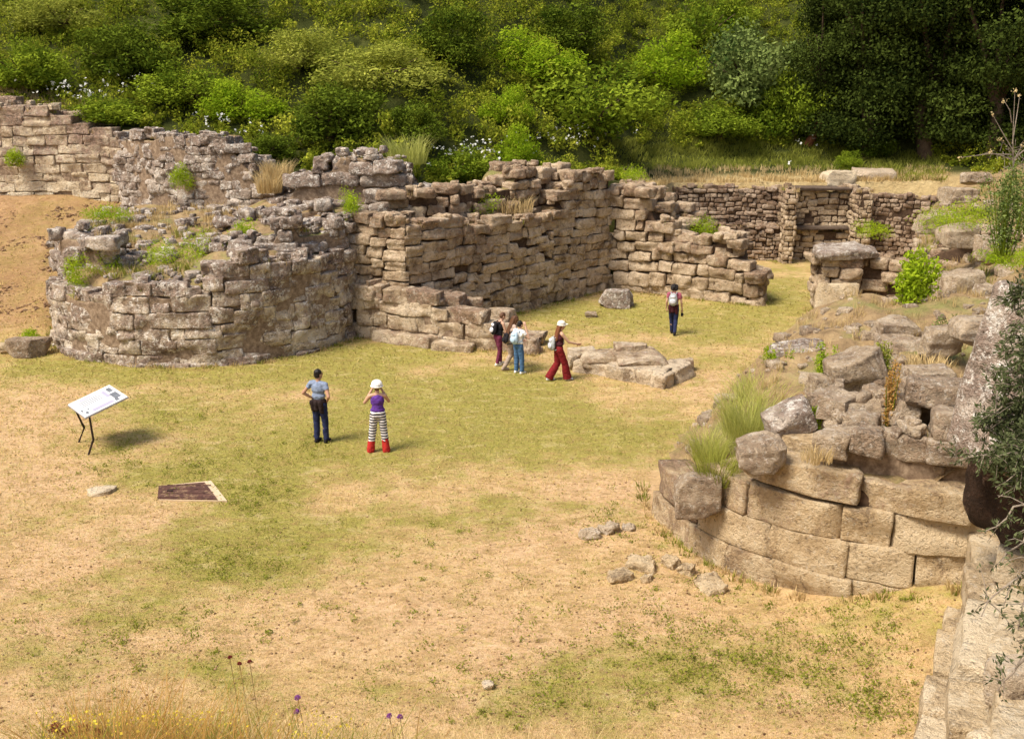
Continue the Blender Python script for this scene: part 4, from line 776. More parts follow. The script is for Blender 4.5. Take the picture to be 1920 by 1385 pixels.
while len(L) < 420:
    x, y = rng.uniform(-14.8, -5), rng.uniform(31, 40)
    if math.hypot(x-TC[0], y-TC[1]) < 4.5 or y > 35.4: L.append((x, y, 2.35+.15*min(max(y-31, 0), 7.5)+.05))
rubble(tw, 'loose_rubble', L, .05, .28, 'grey', 21)
L = [(x, y, float(bank_h(np.array([x]), np.array([y]))[0])) for x, y in [(float(xe(yy))+abs(rng.normal(.3, 1.6)), yy) for yy in rng.uniform(13, 47, 620)]]
rubble(None, 'rubble', L, .04, .30, 'boulder', 22, 'loose stones strewn over the right bank')['category'] = 'rubble'
PB2 = [(x, y, float(bank_h(np.array([x]), np.array([y]))[0])) for x, y in [(float(xe(yy))+rng.uniform(.2, 7), yy) for yy in rng.uniform(16, 48, 700)]]
scatter_tufts('bank_grass', 'patchy dry and green grass on the right bank', PB2[:400], 'grass_dry', 26, .2, .32, .011, (.4, .25), 23)
scatter_tufts('bank_weeds', 'green weeds among the stones of the right bank', PB2[400:], 'grass_green', 26, .2, .30, .012, (.4, .25), 24)
L = [(x, y, gz(x, y)) for x, y in zip(rng.uniform(-22, -14.6, 4200), rng.uniform(33.6, 43.5, 4200)) if n2(x, y, .9, 91)[0] > .12]
rubble(None, 'clods', L, .012, .07, 'clod', 34, 'earth clods on the steep dirt slope')['category'] = 'clods'
L = []
while len(L) < 260:
    x, y = rng.uniform(-14.8, -5), rng.uniform(31, 40)
    if math.hypot(x-TC[0], y-TC[1]) < 4.4 or y > 35.4: L.append((x, y, 2.4+.15*min(max(y-31, 0), 7.5)))
scatter_tufts('tower_weeds', 'fresh green weeds over the broken tower top', [q for q in L[::2] if q[0] < -8.2 and q[1] < 36.5], 'grass_green', 30, .26, .26, .015, (.55, .2), 35, .8)
scatter_tufts('tower_grass', 'sparse dry grass on the broken tower top', L, 'grass_dry', 22, .2, .26, .014, (.4, .25), 25)
L = []
while len(L) < 260:
    x, y = rng.uniform(3, 12), rng.uniform(15, 25)
    if math.hypot(x-NC[0], y-NC[1]) < 4.3: L.append((x, y, float(nzf(np.array([x]), np.array([y]))[0])))
scatter_tufts('stump_grass', 'dry grass between the stones of the near tower', L, 'grass_dry', 24, .13, .24, .007, (.45, .25), 26)
rng = np.random.default_rng(27); L = [tuple(float(q) for q in P.put(np.array([[m, d, z]]))[0]) for (P, m, d, z) in WTOP]; rng.shuffle(L); L = [tuple(q) for q in L]; n = len(L)
scatter_tufts('wall_grass', 'dry grass rooted along the broken wall tops', L[:n//3], 'grass_dry', 16, .16, .22, .012, (.4, .25), 27)
scatter_tufts('wall_weeds', 'small green weeds rooted along the broken wall tops', L[n//3:n//2], 'grass_green', 16, .16, .20, .014, (.45, .25), 28)
L = [tuple(float(q) for q in P.put(np.array([[m, d, 0.]]))[0]) for (P, m, d) in WBASE]+[(NC[0]+4.97*math.cos(a), NC[1]+4.97*math.sin(a), 0.) for a in np.random.default_rng(5).uniform(R(170), R(285), 70)]; L = [(x, y, gz(x, y)) for (x, y, z) in L]
scatter_tufts('base_grass', 'dry grass grown up along the foot of the walls', L[::2], 'grass_dry', 18, .14, .17, .011, (.4, .25), 37, .6)
scatter_tufts('base_weeds', 'green weeds grown up along the foot of the walls', L[1::2], 'grass_green', 18, .14, .15, .012, (.4, .25), 38, .6)
# strip of dry weeds in front of the viewer
rng = np.random.default_rng(29); L1 = []; L2 = []; L3 = []
for k in range(1150):
    y = rng.uniform(5.6, 8.4); x = (rng.uniform(-.5, .12) if rng.random() < .72 else rng.uniform(-.5, .3))*y*.98; L1.append((x, y, gz(x, y)))
scatter_tufts('dry_weeds', 'straw-coloured dry weeds along the near edge of the slope', L1, 'grass_dry', 13, .16, .40, .004, (.45, .28), 30, .9)
for k in range(520):
    y = rng.uniform(5.6, 8.2); x = -.48*y+abs(rng.normal(0, .75)); L2.append((x, y, gz(x, y)))
scatter_tufts('rust_weeds', 'rust-brown and green weeds in the bottom left corner', L2, 'grass_rust', 12, .16, .60, .0045, (.6, .28), 31, .9)
for k in range(1100):
    y = 6.6+rng.normal(0, .3); x = y/F*1.03*(rng.choice([60, 170, 40, 330, 250, 560])-960+rng.normal(0, 42)); L3.append((x, y, gz(x, y)+rng.uniform(.25, .68)))
L3 = np.array(L3); V, Fq = leaves(rng, L3, np.full(len(L3), .02), .6, .8); tag(mesh_np('yellow_flowers', V, Fq, M['petal_yellow'], None, np.repeat(rng.random((len(L3), 3)), 4, axis=0)), 'tiny yellow flowers among the weeds at the bottom left', 'flowers', kind='stuff')
PGW = [(x, y, gz(x, y)) for x, y in [((y_/F*1.03*(rng.choice([60, 170, 40, 330, 250, 560])-960+rng.normal(0, 60))), y_) for y_ in 6.6+rng.normal(0, .3, 520)]]
scatter_tufts('green_weeds', 'green stems under the tiny yellow flowers', PGW, 'grass_green', 10, .10, .56, .004, (.55, .25), 33, .6)
def flower(label, px, py, Yd, r, mat, seed, group):
    rng = np.random.default_rng(seed); p = np.array(at(px, py, Yd)); base = np.array([p[0]+rng.normal(0, .06), Yd+rng.uniform(0, .1), gz(p[0], Yd)-.03]); root = thing('thistle', label, 'flower', tuple(base), 0, group)
    q = p-base; V, Fq = tube_np([(0, 0, 0), q*.5+np.array([.03, 0, 0]), q], [.004, .003, .003], 5); mesh_np('stem', V, Fq, M['grass_dry'], root, np.full((len(V), 3), .3))
    n = 160; d = rng.normal(0, 1, (n, 3)); d /= np.linalg.norm(d, axis=1, keepdims=True); d[:, 2] = np.abs(d[:, 2])*1.2-.2
    V, Fq = leaves(rng, q+d*r*.8, np.full(n, r*.7), 0, .4, d); mesh_np('flower_head', V, Fq, M[mat], root, np.repeat(rng.random((n, 3)), 4, axis=0))
for i, (a, b, l) in enumerate([(105, 1366, 'leftmost of four maroon seed heads in the bottom left corner'), (128, 1374, 'second of four maroon seed heads from the left frame edge'), (155, 1368, 'third of four maroon seed heads from the left frame edge'), (186, 1374, 'palest, rightmost of the four maroon seed heads')]): flower(l, a, b, 6.8, .05, 'petal_maroon', 500+i, 'maroon seed heads')
for i, (a, b, l) in enumerate([(558, 1308, 'upper purple thistle of the pair left of bottom centre'), (556, 1334, 'lower, smaller purple thistle of the pair left of bottom centre'), (730, 1342, 'left of two purple thistles at the bottom edge'), (750, 1344, 'right of two purple thistles at the bottom edge, on a clear stem'), (289, 1370, 'single purple thistle right of the maroon seed heads')]): flower(l, a, b, 7.2, .026, 'petal_purple', 510+i, 'purple thistles')
for i, (a, b, l) in enumerate([(431, 1232, 'upper brown dry thistle head standing over the slope'), (449, 1244, 'lowest of three brown dry thistle heads'), (468, 1240, 'rightmost brown dry thistle head of three')]): flower(l, a, b, 7.6, .02, 'petal_maroon', 520+i, 'dry thistle heads')

# olive tree whose boughs hang in from the right
rng = np.random.default_rng(41); ol = thing('olive_tree', 'olive tree hanging grey-green twigs over the right frame edge', 'tree', (5.2, 7.2, 0)); ol.location = (0, 0, 0); Lb = []; Pl = []; Ul = []
trunk = [(5.6, 7.6, 2.2), (5.5, 7.6, 3.6), (5.2, 7.8, 4.9), (5.0, 8.0, 6.2)]; Lb.append(tube_np(trunk, [.2, .17, .13, .08], 10))
def limb(pts, r0, r1):
    pts = np.array(pts, float); n = 12; t = np.linspace(0, len(pts)-1, n); q = np.stack([np.interp(t, np.arange(len(pts)), pts[:, i]) for i in range(3)], 1); q[1:-1] += rng.normal(0, .035, (n-2, 3)); q[1:-1] = (q[:-2]+q[1:-1]*2+q[2:])/4; Lb.append(tube_np(q, np.linspace(r0, r1, n), 7)); return q
forks = [limb([trunk[3], np.array(at(2120, 420, 8.1))+np.array([0, 0, .25]), at(2010, 520, 8.2)], .07, .025), limb([trunk[2], (5.1, 7.9, 5.5), at(2010, 740, 8.)], .08, .03), limb([trunk[1], (5.3, 7.7, 4.4), at(2020, 980, 7.4)], .07, .025), limb([trunk[0], (5.3, 7.4, 3.3), at(2040, 1180, 7.1)], .05, .02)]
forks = np.concatenate(forks)
def bough(a, b, r0=.03, sag=.15, twigs=10, dens=26, spr=.3):
    a, b = np.array(a), np.array(b); m = (a+b)/2+np.array([0, 0, sag]); t = np.linspace(0, 1, 9)[:, None]; c = (1-t)**2*a+2*t*(1-t)*m+t*t*b+rng.normal(0, .012, (9, 3)); Lb.append(tube_np(c, np.linspace(r0, .004, 9), 5))
    for k in range(twigs):
        f = rng.uniform(.3, 1); i = min(7, int(f*8)); p = c[i]; e = rng.normal(0, 1, 3); e[2] -= .25; e = e/np.linalg.norm(e)*spr*rng.uniform(.5, 1.2); q = p+e
        Lb.append(tube_np([p, p+e*.55+np.array([0, 0, .02]), q], [.005, .0035, .002], 4)); n = int(dens*(1.05 if dens > 30 else 1.0)*rng.uniform(.6, 1.3)); u = rng.random(n)[:, None]
        Pl.append(p+e*u+rng.normal(0, .016, (n, 3))); Ul.append(np.repeat(e[None], n, 0))
for (ax, ay, bx_, by_, Ya, Yb, tw_, dn) in [(1960, 560, 1880, 650, 8., 8.2, 10, 26), (1980, 640, 1862, 720, 8., 8.1, 14, 34), (1990, 700, 1835, 830, 7.9, 8., 26, 42), (1990, 760, 1870, 880, 7.8, 7.9, 26, 40), (1980, 560, 1890, 560, 8.2, 8.4, 16, 34), (1960, 820, 1800, 790, 7.9, 8.1, 8, 22), (1960, 860, 1772, 858, 7.9, 8.2, 10, 24),
    (1970, 800, 1890, 900, 7.6, 7.5, 22, 40), (1985, 620, 1905, 690, 7.8, 7.8, 24, 42), (1990, 900, 1850, 1000, 7.4, 7.4, 9, 20), (1980, 960, 1880, 1060, 7.3, 7.2, 9, 18), (1980, 1020, 1838, 1150, 7.2, 7.1, 10, 17), (1985, 1080, 1900, 1260, 7.1, 7., 12, 18), (1960, 1180, 1876, 1300, 7., 6.9, 9, 14), (1975, 960, 1905, 1180, 7.2, 7., 12, 18), (1985, 480, 1880, 600, 8.3, 8.4, 14, 30), (1990, 740, 1850, 780, 7.9, 7.9, 30, 44), (1990, 780, 1830, 870, 7.8, 7.9, 30, 44), (1990, 820, 1880, 930, 7.7, 7.7, 26, 40), (1990, 860, 1905, 850, 7.6, 7.5, 26, 42), (1990, 660, 1910, 740, 7.9, 7.8, 26, 42)]:
    a = at(ax, ay, Ya); b = at(bx_, by_, Yb); k = forks[np.argmin(((forks-np.array(a))**2).sum(1)+(forks[:, 0] < a[0])*4)]; limb([k, (np.array(k)+np.array(a))/2+np.array([0, 0, .06]), a], .024, .016); bough(a, b, .016, .08, tw_, dn, .22)
for k in range(16):
    a = np.array(trunk[int(rng.integers(2, 4))]); e = np.array([rng.uniform(.1, 1.), rng.uniform(-.9, .6), rng.uniform(-.1, .9)]); e = e/np.linalg.norm(e)*rng.uniform(.9, 1.6); limb([a, a+e*.4+np.array([0, 0, .1])], .04, .02); bough(a+e*.4+np.array([0, 0, .1]), a+e, .02, .1, 16, 30, .28)
P = np.concatenate(Pl); U_ = np.concatenate(Ul); n = len(P); u = U_/np.linalg.norm(U_, axis=1, keepdims=True)+rng.normal(0, .75, (n, 3)); u /= np.linalg.norm(u, axis=1, keepdims=True); v = np.cross(u, rng.normal(0, 1, (n, 3))+np.array([0, 0, 1.2])); v /= np.linalg.norm(v, axis=1, keepdims=True); s = rng.uniform(.032, .062, n)[:, None]
V = np.stack([P, P+u*s*.5+v*s*.17, P+u*s, P+u*s*.5-v*s*.17], 1).reshape(-1, 3); mesh_np('foliage', V, np.arange(4*n).reshape(n, 4), M['leaf_olive'], ol, np.repeat(np.stack([rng.random(n), rng.random(n), rng.random(n)], 1), 4, axis=0))
V, Fq, T = merge(Lb); mesh_np('branches', V, Fq, M['twig'], ol, None, True)
# grey-green shrub and dry thistle on the upper right bank
for i, (px, py, Yd, r, h, lab) in enumerate([(1885, 470, 21, .75, 1.6, 'grey-green leafy shrub at the right edge above the leaning slab'), (1925, 430, 22, .8, 1.6, 'grey-green shrub cut by the right frame edge'), (1790, 640, 21.5, .5, .5, 'low twiggy grey shrub left of the leaning slab')]):
    p = at(px, py, Yd); leafy('shrub', lab, p, r, h, 3200 if i < 2 else 900, .06, 'leaf_grey', 530+i, 'shrub', None, (.5, .25), 22, .45, 1.0)
p0 = np.array(at(1900, 330, 21)); th = thing('dry_thistle', 'tall dry branching thistle against the dark trees at the right edge', 'plant', tuple(p0)); L = []; Hd = []
for (a, b) in [((1900, 330), (1895, 170)), ((1898, 280), (1860, 215)), ((1898, 290), (1790, 294)), ((1898, 270), (1918, 180)), ((1898, 285), (1865, 260)), ((1898, 300), (1935, 250)), ((1897, 230), (1880, 190)), ((1898, 300), (1850, 285)), ((1900, 310), (1925, 275))]:
    q0, q1 = np.array(at(*a, 21))-p0, np.array(at(*b, 21))-p0; q1[1] += rng.normal(0, .2); L.append(tube_np([q0, (q0+q1)/2+rng.normal(0, .03, 3), q1], [.012, .009, .005], 5)); Hd.append(q1)
for k in range(70): q1 = np.array([rng.normal(0, .2), rng.normal(0, .2), .35+rng.normal(0, .15)]); L.append(tube_np([q1, q1+rng.normal(0, .1, 3)], [.006, .002], 4))
V, Fq, T = merge(L); mesh_np('stem', V, Fq, M['twig'], th, None)
Hq = np.array(Hd); Hq = np.repeat(Hq, 14, 0)+rng.normal(0, .025, (len(Hq)*14, 3)); V, Fq = leaves(rng, Hq, np.full(len(Hq), .04), 0, .6); tag(mesh_np('seed_heads', V, Fq, M['grass_dry'], th, np.full((len(V), 3), .8)), kind='stuff')

# ------------------------------------------------------------------ panel, hatch
def plain(name, col, rough=.5, metal=0., var=.08): 
    n = NT(name); f = n.noise(5, 4, .6, n.obj()); return n.principled(n.mix(f, tuple(x*(1-var) for x in col), tuple(min(1, x*(1+var)) for x in col)), rough, None, metal=metal)
M['board'] = plain('white printed board', (.66, .66, .66), .35); M['steel'] = plain('dark painted steel', (.035, .022, .018), .5); M['print_grey'] = plain('grey print', (.14, .15, .165), .4, var=.6); M['print_lilac'] = plain('lilac grey print', (.36, .34, .43), .4); M['edge'] = plain('board edge', (.28, .26, .26), .5)
def boxm(parent, name, c, half, Mx, mat, bev=.006):
    bm = bmesh.new(); bmesh.ops.create_cube(bm, size=2)
    for v in bm.verts: v.co = Vector((v.co.x*half[0], v.co.y*half[1], v.co.z*half[2]))
    if bev: bmesh.ops.bevel(bm, geom=bm.edges[:], offset=bev, segments=2, affect='EDGES')
    me = bpy.data.meshes.new(name); bm.to_mesh(me); bm.free(); o = bpy.data.objects.new(name, me); C.objects.link(o); me.materials.append(mat); o.parent = parent
    o.matrix_local = Matrix.Translation(Vector(c)) @ Mx.to_4x4() if Mx is not None else Matrix.Translation(Vector(c)); return o
f1 = Vector(G(166, 852)); f2 = Vector(G(148, 828)); ip = thing('information_panel', 'white tilted information panel on two bent dark posts in the grass', 'information panel', tuple(f1))
A = Vector(at(160, 783, 22.95)); B_ = Vector(at(127, 759, 23.85)); D = min((Vector(at(240, 744, 22+.01*i)) for i in range(300)), key=lambda q: abs((q-A).dot(B_-A))); Cc = D+(B_-A)
ex = (D-A).normalized(); nz_ = ex.cross(B_-A).normalized(); ey = nz_.cross(ex); Mx = Matrix((ex, ey, nz_)).transposed(); lx = (D-A).length; ly = (B_-A).dot(ey); cen = A+ex*lx/2+ey*ly/2-f1
boxm(ip, 'board', cen, (lx/2, ly/2, .012), Mx, M['board'], .004); boxm(ip, 'board_frame', cen-nz_*.022, (lx/2+.012, ly/2+.012, .009), Mx, M['edge'], .004)
for (u, v, a, b, mt) in [(.86, .36, .075, .17, 'print_grey'), (.88, .74, .05, .12, 'print_grey'), (.74, .62, .04, .2, 'print_lilac'), (.40, .60, .22, .012, 'print_grey'), (.40, .68, .24, .012, 'print_grey'), (.38, .76, .22, .012, 'print_grey'), (.40, .52, .24, .012, 'print_grey'), (.36, .86, .14, .03, 'print_lilac'), (.80, .12, .04, .06, 'print_grey'), (.48, .14, .24, .07, 'print_lilac'), (.12, .16, .03, .06, 'print_grey'), (.07, .34, .02, .05, 'print_grey'), (.2, .3, .02, .03, 'print_grey')]:
    boxm(ip, 'printed_picture', A-f1+ex*lx*u+ey*ly*v+nz_*.0145, (a*lx, b*ly, .0015), Mx, M[mt], 0)
for f, e, px2 in ((f1, A+ex*.10+ey*.04, (175, 824)), (f2, B_+ex*.10-ey*.05, (158, 802))):
    kn = Vector(at(*px2, f.y+.02)); V, Fq = tube_np([f-f1+Vector((0, 0, -.1)), f-f1, kn-f1, e-f1-nz_*.03], [.026, .026, .026, .022], 8); mesh_np('leg', V, Fq, M['steel'], ip, None)
n_ = NT('rusted hatch plate'); _P = n_.pos(); M['rust'] = n_.principled(n_.mix(n_.ramp(n_.noise(6, 5, .8, _P), [(.52, 0), (.66, .8)]), n_.ramp(n_.noise(9, 5, .7, _P), [(.3, (.04, .018, .014)), (.7, (.12, .055, .04))]), (.36, .24, .13)), .9, n_.noise(14, 4, .7, _P), .5, .02); M['concrete'] = plain('pale concrete rim', (.55, .42, .27), .9, var=.2)
hq = [Vector(G(*p)) for p in [(296, 939), (408, 941), (384, 909), (298, 916)]]; hc = sum(hq, Vector())/4; hr = thing('metal_hatch', 'rusty dark metal hatch with a pale concrete rim set in the grass', 'hatch', (hc.x, hc.y, gz(hc.x, hc.y)))
def flatpoly(parent, name, pts, z0, z1, mat):
    bm = bmesh.new(); vs_ = [bm.verts.new((p.x-hc.x, p.y-hc.y, z1)) for p in pts]; f = bm.faces.new(vs_); r = bmesh.ops.extrude_face_region(bm, geom=[f]); 
    for v in [g for g in r['geom'] if isinstance(g, bmesh.types.BMVert)]: v.co.z = z0
    bmesh.ops.recalc_face_normals(bm, faces=bm.faces[:]); me = bpy.data.meshes.new(name); bm.to_mesh(me); bm.free(); me.materials.append(mat); o = bpy.data.objects.new(name, me); C.objects.link(o); o.parent = parent; return o
flatpoly(hr, 'plate', hq, -.05, .06, M['rust']); flatpoly(hr, 'concrete_rim', [Vector(G(*p)) for p in [(297, 940), (426, 942), (396, 904), (298, 914)]], -.1, .035, M['concrete'])
for i in range(4): boxm(hr, 'plate_rib', (0, -.33+.22*i, .062), (.46, .012, .006), None, M['rust'], .002)
boxm(hr, 'handle', (-.3, .0, .07), (.06, .02, .012), None, M['steel'], .004)

# ------------------------------------------------------------------ people
M['skin'] = plain('skin', (.50, .30, .20), .55, var=.06); M['skin_tan'] = plain('tanned skin', (.42, .235, .15), .55, var=.06); M['hair_black'] = plain('black hair', (.012, .009, .008), .5, var=.4); M['hair_brown'] = plain('brown hair', (.10, .045, .02), .5, var=.4); M['hair_auburn'] = plain('auburn hair', (.17, .06, .025), .5, var=.4); M['eye'] = plain('eye', (.03, .02, .015), .2)
CL = dict(blue_grey=(.19, .235, .33), navy=(.018, .024, .07), black=(.014, .012, .014), purple=(.10, .035, .24), red=(.42, .025, .02), maroon=(.17, .010, .012), plum=(.13, .022, .05), white=(.78, .77, .74), cream=(.74, .70, .60), khaki=(.34, .26, .20), jeans=(.06, .13, .24), pink=(.30, .08, .11), dark_maroon=(.05, .010, .013), pale_blue=(.42, .55, .66), grey=(.33, .35, .34), taupe=(.40, .30, .24), brown=(.022, .012, .011), lightgrey=(.55, .55, .58))
def cl(k):
    if 'c_'+k not in M: M['c_'+k] = cloth_mat(k.replace('_', ' ')+' cloth', CL[k])
    return M['c_'+k]
def stripe_mat():
    n = NT('black and white striped cloth'); wv = n.n('ShaderNodeTexWave', wave_type='BANDS', bands_direction='Z'); wv.inputs['Scale'].default_value = 4.6; wv.inputs['Distortion'].default_value = .6; n.l(n.obj(), wv.inputs['Vector'])
    return n.principled(n.ramp(wv.outputs['Fac'], [(.46, (.02, .02, .03)), (.54, (.72, .69, .68))]), .9)
M['stripe'] = stripe_mat()
def cap_np(p0, p1, r0, r1, n=12, flat=(0, 0)):
    p0, p1 = np.array(p0, float), np.array(p1, float); t = p1-p0; L = max(np.linalg.norm(t), 1e-6); t = t/L; pts = []; rr = []
    if not flat[0]:
        for a in (-80, -55, -28): pts.append(p0+t*r0*math.sin(R(a))); rr.append(r0*math.cos(R(a)))
    pts += [p0, p1]; rr += [r0, r1]
    if not flat[1]:
        for a in (28, 55, 80): pts.append(p1+t*r1*math.sin(R(a))); rr.append(r1*math.cos(R(a)))
    V, Fq = tube_np(pts, rr, n); m = len(V); V = np.concatenate([V, [pts[0], pts[-1]]]); k = len(pts)
    tri = [(m, (j+1) % n, j) for j in range(n)]+[(m+1, (k-1)*n+j, (k-1)*n+(j+1) % n) for j in range(n)]
    Fl = [tuple(f) for f in Fq]+tri; return V, Fl
def ell_np(c, r, rot=None, n=14):
    V = []; rings = 9
    for i in range(rings+1):
        a = -math.pi/2+math.pi*i/rings
        for j in range(n): b = 2*math.pi*j/n; V.append((math.cos(a)*math.cos(b)*r[0], math.cos(a)*math.sin(b)*r[1], math.sin(a)*r[2]))
    V = np.array(V)
    if rot is not None: V = V@np.array(Euler(rot).to_matrix()).T
    return V+np.array(c), [(i*n+j, i*n+(j+1) % n, (i+1)*n+(j+1) % n, (i+1)*n+j) for i in range(rings) for j in range(n)]
def fuse(name, prims, voxel, mat, parent, smooth=4):
    """join overlapping closed shapes into ONE continuous skin"""
    V = []; Fl = []; o = 0
    for v, f in prims: V += [tuple(q) for q in v]; Fl += [tuple(i+o for i in g) for g in f]; o += len(v)
    me = bpy.data.meshes.new(name+'_raw'); me.from_pydata(V, [], Fl); bm = bmesh.new(); bm.from_mesh(me); bmesh.ops.remove_doubles(bm, verts=bm.verts[:], dist=1e-5); bmesh.ops.recalc_face_normals(bm, faces=bm.faces[:]); bm.to_mesh(me); bm.free()
    ob = bpy.data.objects.new(name+'_raw', me); C.objects.link(ob); m = ob.modifiers.new('r', 'REMESH'); m.mode = 'VOXEL'; m.voxel_size = voxel; m.use_smooth_shade = True; s = ob.modifiers.new('s', 'SMOOTH'); s.factor = .5; s.iterations = smooth
    dg = bpy.context.evaluated_depsgraph_get(); out = bpy.data.meshes.new_from_object(ob.evaluated_get(dg)); out.name = name; bpy.data.objects.remove(ob); bpy.data.meshes.remove(me)
    if name in ('trousers', 'shirt', 'tied_jumper', 'boot', 'hair'):      # cloth folds, strands
        n = len(out.vertices); co = np.zeros(n*3); out.vertices.foreach_get('co', co); no = np.zeros(n*3); out.vertex_normals.foreach_get('vector', no); co = co.reshape(-1, 3); no = no.reshape(-1, 3)
        fr, am = (np.array([45, 45, 9]), .008) if name == 'hair' else (np.array([16, 16, 24]), .013); co = co+no*(fbm(co*fr+len(bpy.data.objects)*3.7, 77, 2)*am)[:, None]; out.vertices.foreach_set('co', co.astype(np.float32).ravel()); out.update()
    out.materials.clear(); out.materials.append(mat); o = bpy.data.objects.new(name, out); C.objects.link(o); o.parent = parent; return o
def hand_prims(wr, d, nrm, s, side, curl=.35):
    d = Vector(d).normalized(); nrm = (Vector(nrm)-d*Vector(nrm).dot(d)).normalized(); a = d.cross(nrm); P = []; wr = Vector(wr)
    for k in (-1, 0, 1): P.append(cap_np(wr+d*.01*s+a*.020*k*s, wr+d*.085*s+a*.027*k*s, .015*s, .0145*s, 8))
    for k, ln in zip((-1.5, -.5, .5, 1.5), (.066, .080, .084, .074)):
        p = wr+d*.09*s+a*.0205*k*s; d1 = (d+nrm*curl+a*.05*k).normalized(); q = p+d1*ln*.5*s; d2 = (d+nrm*curl*2.6+a*.05*k).normalized(); e = q+d2*ln*.5*s; P += [cap_np(p, q, .0092*s, .0085*s, 8), cap_np(q, e, .0085*s, .0072*s, 8)]
    p = wr+d*.03*s+a*.03*side*s; q = p+(d*.6+a*.9*side+nrm*.3).normalized()*.04*s; P += [cap_np(p, q, .0125*s, .0105*s, 8), cap_np(q, q+(d+a*.25*side+nrm*.4).normalized()*.032*s, .0105*s, .0085*s, 8)]
    return P
def person(label, px, py, yaw, h, kit):
    """one body in the pose of kit; local +Y is where the person faces, z up, sizes for 1.72 m then scaled"""
    p = G(px, py); root = thing('person', label, 'person', (p[0], p[1], gz(p[0], p[1])), R(yaw)); S = h/1.72; f = kit.get('f', 1.); root.scale = (S, S, S)
    lean = R(kit.get('lean', 0)); tw_ = R(kit.get('twist', 0))
    def up(q):
        q = Vector(q); q = Matrix.Rotation(tw_, 3, 'Z') @ q; q = q-Vector((0, 0, .95)); q = Matrix.Rotation(-lean, 3, 'X') @ q; return q+Vector((0, 0, .95))
    ft = kit['feet']; kn = kit['knees']; sw = .175*f; hd = kit.get('head', (0, 0)); hp = Vector((0, .035, 1.60))
    hm = Euler((R(-hd[0]), 0, R(hd[1]))).to_matrix(); hc_ = lambda q: up(hp+hm@(Vector(q)))
    rl = (-lean-R(hd[0]), 0, tw_+R(hd[1])); B = []; arms = []
    B += [ell_np(up((0, 0, .98)), (.155, .105, .13), (-lean*.5, 0, 0)), ell_np(up((0, 0, 1.12)), (.13*f, .092, .15), (-lean, 0, tw_)), ell_np(up((0, .005, 1.28)), (.165*f, .105, .16), (-lean, 0, tw_)), cap_np(up((-sw*.8, 0, 1.405)), up((sw*.8, 0, 1.405)), .052, .052), cap_np(up((0, 0, 1.40)), up((0, .02, 1.53)), .058, .05)]
    B += [ell_np(hc_((0, -.012, .035)), (.073, .092, .088), rl), ell_np(hc_((0, .022, -.045)), (.055, .066, .072), rl), cap_np(hc_((0, .088, .018)), hc_((0, .108, -.022)), .010, .016), cap_np(hc_((-.020, .083, -.066)), hc_((.020, .083, -.066)), .008, .008)]
    for s in (-1, 1): B += [ell_np(hc_((.074*s, -.006, -.008)), (.010, .020, .032), rl), cap_np(hc_((.016*s, .080, .036)), hc_((.048*s, .066, .034)), .010, .009)]
    legs = []
    for s, k_, a_ in ((-1, kn[0], ft[0]), (1, kn[1], ft[1])):
        hip = Vector((.088*s, 0, .92)); k_ = Vector(k_); a_ = Vector(a_)+Vector((0, 0, .08)); legs.append((hip, k_, a_))
        B += [cap_np(hip, k_, .082, .055), cap_np(k_, k_.lerp(a_, .4)-Vector((0, .012, 0)), .054, .055), cap_np(k_.lerp(a_, .35)-Vector((0, .012, 0)), a_, .053, .035), cap_np(a_+Vector((0, -.03, -.045)), a_+Vector((.012*s, .13, -.055)), .034, .028)]
    for s, (el, wr, hn) in ((-1, kit['arms'][0]), (1, kit['arms'][1])):
        sh = up((sw*s*1.06, 0, 1.39)); el = up(el); wr = up(wr); arms.append((sh, el, wr)); B += [cap_np(sh, el, .050, .038), cap_np(el, wr, .038, .026)]; B += hand_prims(wr, (wr-el) if hn is None else hn, Vector((-s*1., .5, 0)) if hn is None else Vector((0, .3, -1)), 1.05, -s if hn is None else s)
    fuse('body', B, .0075, M[kit.get('skin', 'skin')], root, 3)
    for s in (-1, 1): v, fl = ell_np(hc_((.031*s, .080, .012)), (.011, .008, .008), rl, 8); mesh_np('eye', v, np.array(fl), M['eye'], root, None, True)
    # clothing
    tr_ = kit['trousers']; end = tr_.get('end', 1.); P = [ell_np((0, 0, .965), (.172, .122, .115)), cap_np((-.07, -.01, .92), (.07, -.01, .92), .112, .112)]
    for hip, k_, a_ in legs:
        e = k_.lerp(a_, end); P += [cap_np(hip, k_, .104, .075+tr_.get('wide', 0)*.4), cap_np(k_, e, .075+tr_.get('wide', 0)*.4, tr_.get('hem', .058), flat=(0, 1))]
    fuse('trousers', P, .012, M['stripe'] if tr_['c'] == 'stripe' else cl(tr_['c']), root, 3)
    if 'boots' in kit:
        for hip, k_, a_ in legs: fuse('boot', [cap_np(k_.lerp(a_, .42), a_+Vector((0, .0, -.03)), .082, .098), cap_np(a_+Vector((0, -.04, -.035)), a_+Vector((0, .15, -.042)), .048, .042)], .011, cl(kit['boots']), root)
    else:
        for hip, k_, a_ in legs: fuse('shoe', [cap_np(a_+Vector((0, -.045, -.038)), a_+Vector((0, .145, -.046)), .045, .038), cap_np(a_+Vector((0, -.02, -.0)), a_+Vector((0, .02, -.035)), .05, .048)], .011, cl(kit.get('shoes', 'black')), root)
    t = kit['top']; z1 = t.get('low', .97); P = [ell_np(up((0, 0, 1.28)), (.178*f, .118, .165), (-lean, 0, tw_)), ell_np(up((0, 0, 1.10)), (.150*f, .110, .17), (-lean, 0, tw_)), ell_np(up((0, 0, z1+.06)), (.172, .124, .09), (-lean*.7, 0, 0))]
    if t.get('sleeve', 0) >= 0:
        P.append(cap_np(up((-sw*.85, 0, 1.405)), up((sw*.85, 0, 1.405)), .064, .064))
